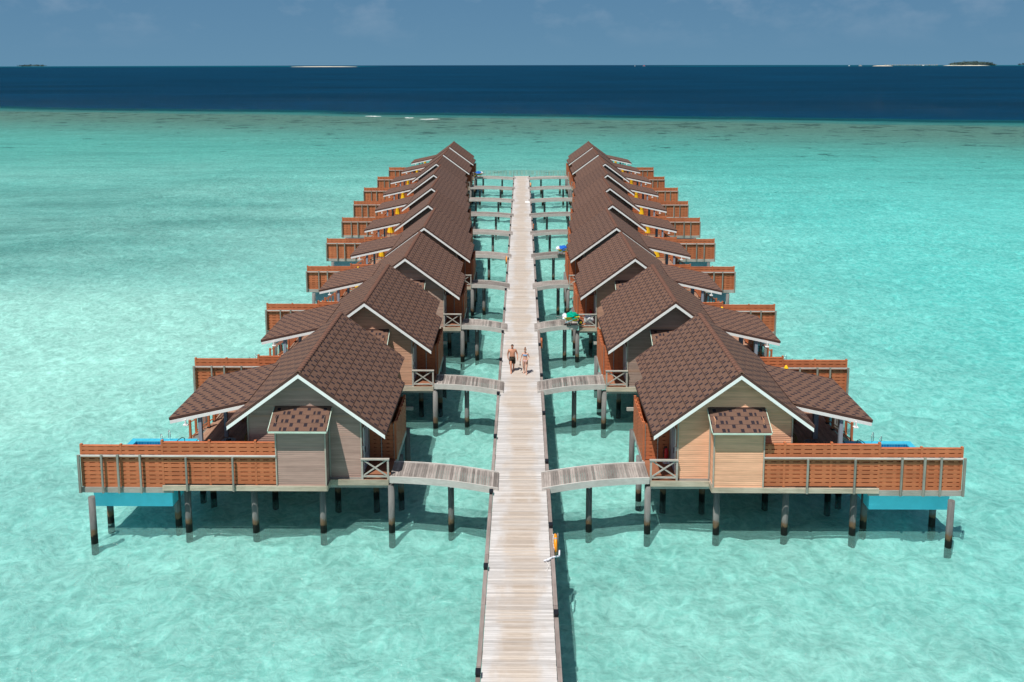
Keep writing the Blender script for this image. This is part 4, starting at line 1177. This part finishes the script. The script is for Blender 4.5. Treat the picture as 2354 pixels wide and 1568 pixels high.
def make_person(loc, rz, H, fem, label):
    origin(1, 0, 0)
    k_ = H/1.80
    root = empty('person', loc, label, 'person', 'couple walking along the boardwalk'); root.rotation_euler = (0, 0, rz); root.scale = (k_, k_, k_)
    J, E = [], []
    def add(p, r, par=None):
        J.append((p, r if isinstance(r, tuple) else (r, r))); i = len(J)-1
        if par is not None: E.append((par, i))
        return i
    if fem:
        pel = add((0, 0, .96), (.178, .125)); wst = add((0, -.01, 1.12), (.132, .102), pel); rib = add((0, 0, 1.27), (.135, .10), wst); chs = add((0, 0, 1.39), (.130, .095), rib); nb = add((0, 0, 1.49), (.060, .055), chs)
    else:
        pel = add((0, 0, .96), (.150, .110)); wst = add((0, -.02, 1.10), (.152, .118), pel); rib = add((0, -.01, 1.25), (.165, .118), wst); chs = add((0, 0, 1.39), (.165, .110), rib); nb = add((0, 0, 1.49), (.078, .065), chs)
    hd = -.055 if fem else -.035
    nk = add((0, hd*.6, 1.56), (.050, .052), nb); jaw = add((0, hd*1.3, 1.625), (.060, .070), nk); sk = add((0, hd*.9, 1.695), (.074, .088), jaw); tp = add((0, hd*.4, 1.755), (.058, .068), sk)
    ns = add((0, hd*1.3-.088, 1.655), (.012, .014), jaw)
    # arms: viewer's left is local -x while facing -y
    sh = .175 if fem else .205
    r1, r2, r3 = (.045, .036, .024) if fem else (.058, .045, .030)
    sl = add((-sh, 0, 1.42), r1*1.12, chs); sr = add((sh, 0, 1.42), r1*1.12, chs)
    if fem:
        el = add((-.26, .04, 1.16), r2, sl); wl = add((-.33, -.04, .93), r3, el); hl = (-.33, -.04, .93), (-.1, -.15, -1)
        er = add((.27, .03, 1.16), r2, sr); wr = add((.15, -.17, .98), r3, er); hr_ = (.15, -.17, .98), (-.75, -.25, -.7)
    else:
        el = add((-.28, .05, 1.14), r2, sl); wl = add((-.27, .02, .90), r3, el); hl = (-.27, .02, .90), (.15, .0, -1)
        er = add((.31, .04, 1.15), r2, sr); wr = add((.33, -.16, .93), r3, er); hr_ = (.33, -.16, .93), (.0, -.25, -1)
    hand(J, E, wl, *hl, (0, 1, 0), (1, 0, 0)) if False else None
    for (wi, (p, d)) in ((wl, hl), (wr, hr_)):
        hand(J, E, wi, p, d, (0, 1, 0), (1 if p[0] < 0 else -1, 0, 0))
    # legs: viewer's left leg forward for the man, viewer's right for the woman
    hx = .095
    for sx in (-1, 1):
        front = (sx < 0) != fem
        st_ = (.15 if fem else .30)
        fy = -st_ if front else st_
        t1, t2, t3 = (.108, .062, .038) if fem else (.095, .060, .040)
        hp = add((sx*hx, 0, .89), (t1, t1*1.05), pel)
        th_ = add((sx*(hx+.01), fy*.25-.02, .70), (t1*.86, t1*.9), hp)
        kn = add((sx*(hx+.005), fy*.55-.05 if front else fy*.45-.03, .50), (t2, t2), th_)
        cf = add((sx*(hx-.005), fy*.78+.0, .34), (t2*.92, t2), kn)
        an = add((sx*(hx-.01), fy+.02, .10 if front else .125), (t3, t3), cf)
        he = add((sx*(hx-.01), fy+.055, .04 if front else .075), (.034, .032), an)
        ft = add((sx*(hx+.005), fy-.09, .035), (.042, .028), an)
        to = add((sx*(hx+.01), fy-.15, .024), (.036, .018), ft)
    skin = skin_figure('body', J, E, 0, MAT['skin2'] if fem else MAT['skin1'], root)
    # face
    for sx in (-1, 1):
        MB().ball((sx*.028, hd*1.2-.078, 1.685), .013, .009, .008, 8, 6).build('eye', MAT['black'], root)
        MB().ball((sx*.076, hd*.9+.005, 1.675), .012, .024, .034, 8, 6).build('ear', MAT['skin2'] if fem else MAT['skin1'], root)
    MB().ball((0, hd*1.3-.072, 1.625), .026, .008, .007, 8, 6).build('mouth', MAT['lip'], root)
    hm = MAT['hair2'] if fem else MAT['hair1']
    hb = MB(); n, m = 18, 8
    for q in range(m+1):
        ph = PI*.56*q/m
        for i in range(n):
            a = 2*PI*i/n; back = 1+.0*math.sin(a)
            drop = -.035*(1 if math.sin(a) > 0 else -1.7)*abs(math.sin(a))*(q/m)
            hb.v.append((.086*math.sin(ph)*math.cos(a), hd*.8+.012+.100*math.sin(ph)*math.sin(a), 1.700+.096*math.cos(ph)+drop))
    for q in range(m):
        for i in range(n): j_ = (i+1) % n; hb.face((q*n+i, (q+1)*n+i, (q+1)*n+j_, q*n+j_), None, True)
    hb.build('hair', hm, root)
    if fem:
        MB().ball((0, hd*.4+.03, 1.835), .042, .042, .045, 12, 8, .15).build('hair_bun', hm, root)
        MB().tube((0, hd*.4+.03, 1.79), (0, hd*.4+.03, 1.805), .045, .045, 12).build('hair_tie', MAT['orangecloth'], root)
        MB().loft([((0, -.005, 1.285), .155, .128), ((0, -.012, 1.33), .163, .140), ((0, -.010, 1.385), .157, .130)], 28, False).build('bikini_top', MAT['bikini'], root)
        for sx in (-1, 1): MB().ball((sx*.062, -.098, 1.33), .060, .040, .050, 12, 8).build('bikini_cup', MAT['bikini'], root)
        MB().loft([((0, .0, .82), .095, .085), ((0, .0, .88), .165, .128), ((0, .0, .95), .200, .142), ((0, .0, 1.0), .185, .130)], 28, False).build('bikini_bottom', MAT['bikini2'], root)
        ph_ = MB(); ph_.box(-.355, -.315, -.10, -.06, .66, .90); ph_.box(-.375, -.295, -.11, -.05, .60, .67); o = ph_.build('hand_camera', MAT['black']); 
        o.matrix_world = Matrix.Translation(loc) @ Matrix.Rotation(rz, 4, 'Z') @ Matrix.Scale(k_, 4); tag(o, "small black camera grip held in the woman's hand", 'camera')
        MB().loft([((.165, -.155, .985), .032, .032), ((.158, -.163, 1.005), .032, .032)], 12).build('watch', MAT['black'], root)
    else:
        sh_ = MB(); sh_.loft([((0, -.005, .83), .195, .145), ((0, -.005, .92), .188, .144), ((0, -.012, 1.03), .178, .140)], 28, False)
        for sx in (-1, 1):
            front = sx < 0; fy = -.30 if front else .30
            c = lambda t: (sx*(hx+.008), (fy*.27)*t-.01, .89-.37*t)
            sh_.loft([(c(-.1), .095, .125), (c(.3), .108, .125), (c(.7), .106, .118), (c(1.0), .104, .112)], 20, False)
        sh_.build('swim_shorts', MAT['shorts'], root)
    return root
MAT['skin1'] = skin_mat('tanned_skin', (0.56, 0.265, 0.165)); MAT['skin2'] = skin_mat('fair_skin', (0.66, 0.385, 0.285))
MAT['lip'] = paint('lips', (0.42, 0.12, 0.10)); MAT['hair1'] = paint('short_dark_hair', (0.055, 0.040, 0.035), 0.8, 0.2); MAT['hair2'] = paint('brown_hair', (0.14, 0.065, 0.035), 0.7, 0.2)
MAT['bikini'] = paint('light_blue_fabric', (0.25, 0.48, 0.80), 0.8, 0.05, 0.1); MAT['bikini2'] = paint('pale_pink_fabric', (0.70, 0.50, 0.50), 0.8, 0.05, 0.1)
k = NM('speckled_dark_fabric', 0.85, 0.1); sp_ = k.new('ShaderNodeTexVoronoi'); sp_.inputs['Scale'].default_value = 45
k.set(sp_.inputs['Vector'], k.obj()); k.color(k.mix(k.rng(sp_.outputs['Distance'], 0.25, 0.42), (0.20, 0.155, 0.105), (0.022, 0.020, 0.018))); MAT['shorts'] = k.m
make_person((-0.52, 54.20, ZD), 0.05, 1.80, False, 'man in dark speckled swim shorts walking barefoot on the boardwalk')
make_person((0.29, 53.84, ZD), -0.10, 1.66, True, 'woman in light blue bandeau bikini walking beside the man')

# ------------------------------------------------------------------ far islands, boats, breakers
def sandbank(x0, x1, y, wd, h, name, label):
    n = 24; mb = MB()
    for i in range(n+1):
        t = i/n; x = x0+(x1-x0)*t; q = max(0.02, math.sin(PI*t)**.5)
        for j in range(7):
            a = j/6; mb.v.append((x, y+(a-.5)*wd*q, -.2+(h+.2)*math.sin(PI*a)*q*(.8+.3*mnoise.noise(Vector((i*.7, j, 0))))))
    for i in range(n):
        for j in range(6): mb.face((i*7+j, (i+1)*7+j, (i+1)*7+j+1, i*7+j+1), None, True)
    origin(1, 0, 0); return tag(mb.build(name, MAT['sand']), label, None, None, 'structure')
sandbank(-1000, -705, 3860, 60, 2.6, 'sandbank', 'long bright sandbank on the left horizon')
sandbank(1530, 1620, 3950, 40, 3.4, 'sand_spit', 'short bright sand spit on the right horizon')
sandbank(1955, 2170, 4200, 120, 4.0, 'island_beach', 'pale beach around the wooded island on the right horizon')
def far_trees(x0, x1, y, h, n, label, seed):
    rnd = random.Random(seed); mb = MB()
    for i in range(n):
        t = rnd.random(); x = x0+(x1-x0)*t; env = math.sin(PI*min(1, max(0, t*1.02)))**.35; hh = h*env*(.6+.45*rnd.random()); yy = y+rnd.uniform(-30, 30)
        c = (x, yy, 3+hh*.55)
        for q in range(9):
            a, b_ = rnd.uniform(0, 2*PI), rnd.uniform(-.6, 1); r = rnd.uniform(2, 5)
            p = Vector((c[0]+rnd.uniform(-5, 5), c[1]+rnd.uniform(-5, 5), c[2]+b_*hh*.4)); e = [Vector((rnd.uniform(-1, 1), rnd.uniform(-1, 1), rnd.uniform(-1, 1)))*r for _ in range(3)]
            mb.poly([p+e[0], p+e[1], p+e[2]])
        mb.tube((x, yy, 0), (x, yy, 3+hh*.6), .3, .15, 5)
    origin(1, 0, 0); return tag(mb.build('island_woods', MAT['palm']), label, 'trees', None, 'stuff')
far_trees(1995, 2185, 4200, 17, 420, 'dark dense palm woods covering the island on the right horizon', 3)
far_trees(-2500, -2370, 4450, 5, 60, 'low scrub on the small islet at the far left horizon', 5)
far_trees(2370, 2430, 4300, 9, 40, 'small dark clump of trees on the farthest right horizon', 6)
# island resort: overwater huts between spit and island
index = 0
for i in range(22):
    x = 1640+i*11.0; origin(1, x, 4080)
    r_ = MB(); r_.hexa([(x-3.6, 4078, 3.2), (x+3.6, 4078, 3.2), (x+3.6, 4086, 3.2), (x-3.6, 4086, 3.2), (x-.4, 4081, 6.0), (x+.4, 4081, 6.0), (x+.4, 4083, 6.0), (x-.4, 4083, 6.0)])
    rt = empty('distant_hut', (x, 4080, 0)); tag(rt, 'tiny grey-roofed hut on stilts before the right horizon, %s from the sand spit' % ('nearest' if i == 0 else ORD[i] if i < 21 else 'farthest'), 'hut', 'distant huts on the right horizon')
    r_.build('roof', MAT['thatch'], rt); MB().box(x-2.8, x+2.8, 4079, 4085, 1.4, 3.2).build('wall', MAT['white'] if i % 3 else MAT['teak'], rt)
for (x, y, sx, lb) in ((1482, 3960, 1.0, 'white boat with canopy left of the sand spit on the horizon'), (1440, 3980, .6, 'small white boat leftmost beside the canopy boat on the horizon'),
                       (548, 4050, .8, 'small red and white boat near the centre right horizon'), (1800, 4060, .7, 'white boat moored near the wooded island'), (510, 4080, .4, 'tiny white boat left of the red and white boat')):
    origin(1, x, y); rt = empty('boat', (x, y, 0), lb, 'boat', 'boats near the horizon')
    h_ = MB(); h_.hexa([(x-7*sx, y-2, 0), (x+6*sx, y-2, 0), (x+6*sx, y+2, 0), (x-7*sx, y+2, 0), (x-9*sx, y-2.5, 2.4*sx), (x+8*sx, y-2.5, 2.0*sx), (x+8*sx, y+2.5, 2.0*sx), (x-9*sx, y+2.5, 2.4*sx)]); h_.build('hull', MAT['white'], rt)
    c_ = MB(); c_.hexa([(x-4*sx, y-1.5, 2.2*sx), (x+4*sx, y-1.5, 2.2*sx), (x+4*sx, y+1.5, 2.2*sx), (x-4*sx, y+1.5, 2.2*sx), (x-2.4*sx, y-1.2, 5.6*sx), (x+3*sx, y-1.2, 5.6*sx), (x+3*sx, y+1.2, 5.6*sx), (x-2.4*sx, y+1.2, 5.6*sx)]); c_.build('cabin', MAT['thatch'] if sx == 1 else MAT['red'] if sx == .8 else MAT['white'], rt)
# breaking waves on the reef edge
kf = NM('sea_foam', 0.9, 0.2); kf.color((0.62, 0.66, 0.66)); MAT['foam'] = kf.m
for (xc, yc, L, lb, sd) in ((-60.4, 362, 7, 'leftmost of three small white breakers on the reef', 1), (-44.5, 352, 4, 'middle and smallest of three white breakers on the reef', 2), (-35.5, 343.5, 8, 'rightmost and brightest of three white breakers on the reef', 3)):
    origin(1, xc, yc); mb = MB(); n = 26; rnd = random.Random(sd)
    for i in range(n+1):
        t = i/n; x = xc+(t-.5)*L; q = math.sin(PI*t)**.6*(.55+.6*rnd.random()); yy = yc+math.sin(t*5+sd)*.8
        for j in range(5):
            a = j/4; mb.v.append((x, yy+(a-.5)*1.5*q*(1 if rnd.random()>.2 else .3), .012+.22*q*math.sin(PI*a)*(.7+.6*rnd.random())))
    for i in range(n):
        for j in range(4): mb.face((i*5+j, (i+1)*5+j, (i+1)*5+j+1, i*5+j+1), None, True)
    o = mb.build('breaking_wave', MAT['foam'], loc=(xc, yc, 0)); tag(o, lb, 'wave', 'white breakers on the reef edge')
    origin(1, 0, 0)
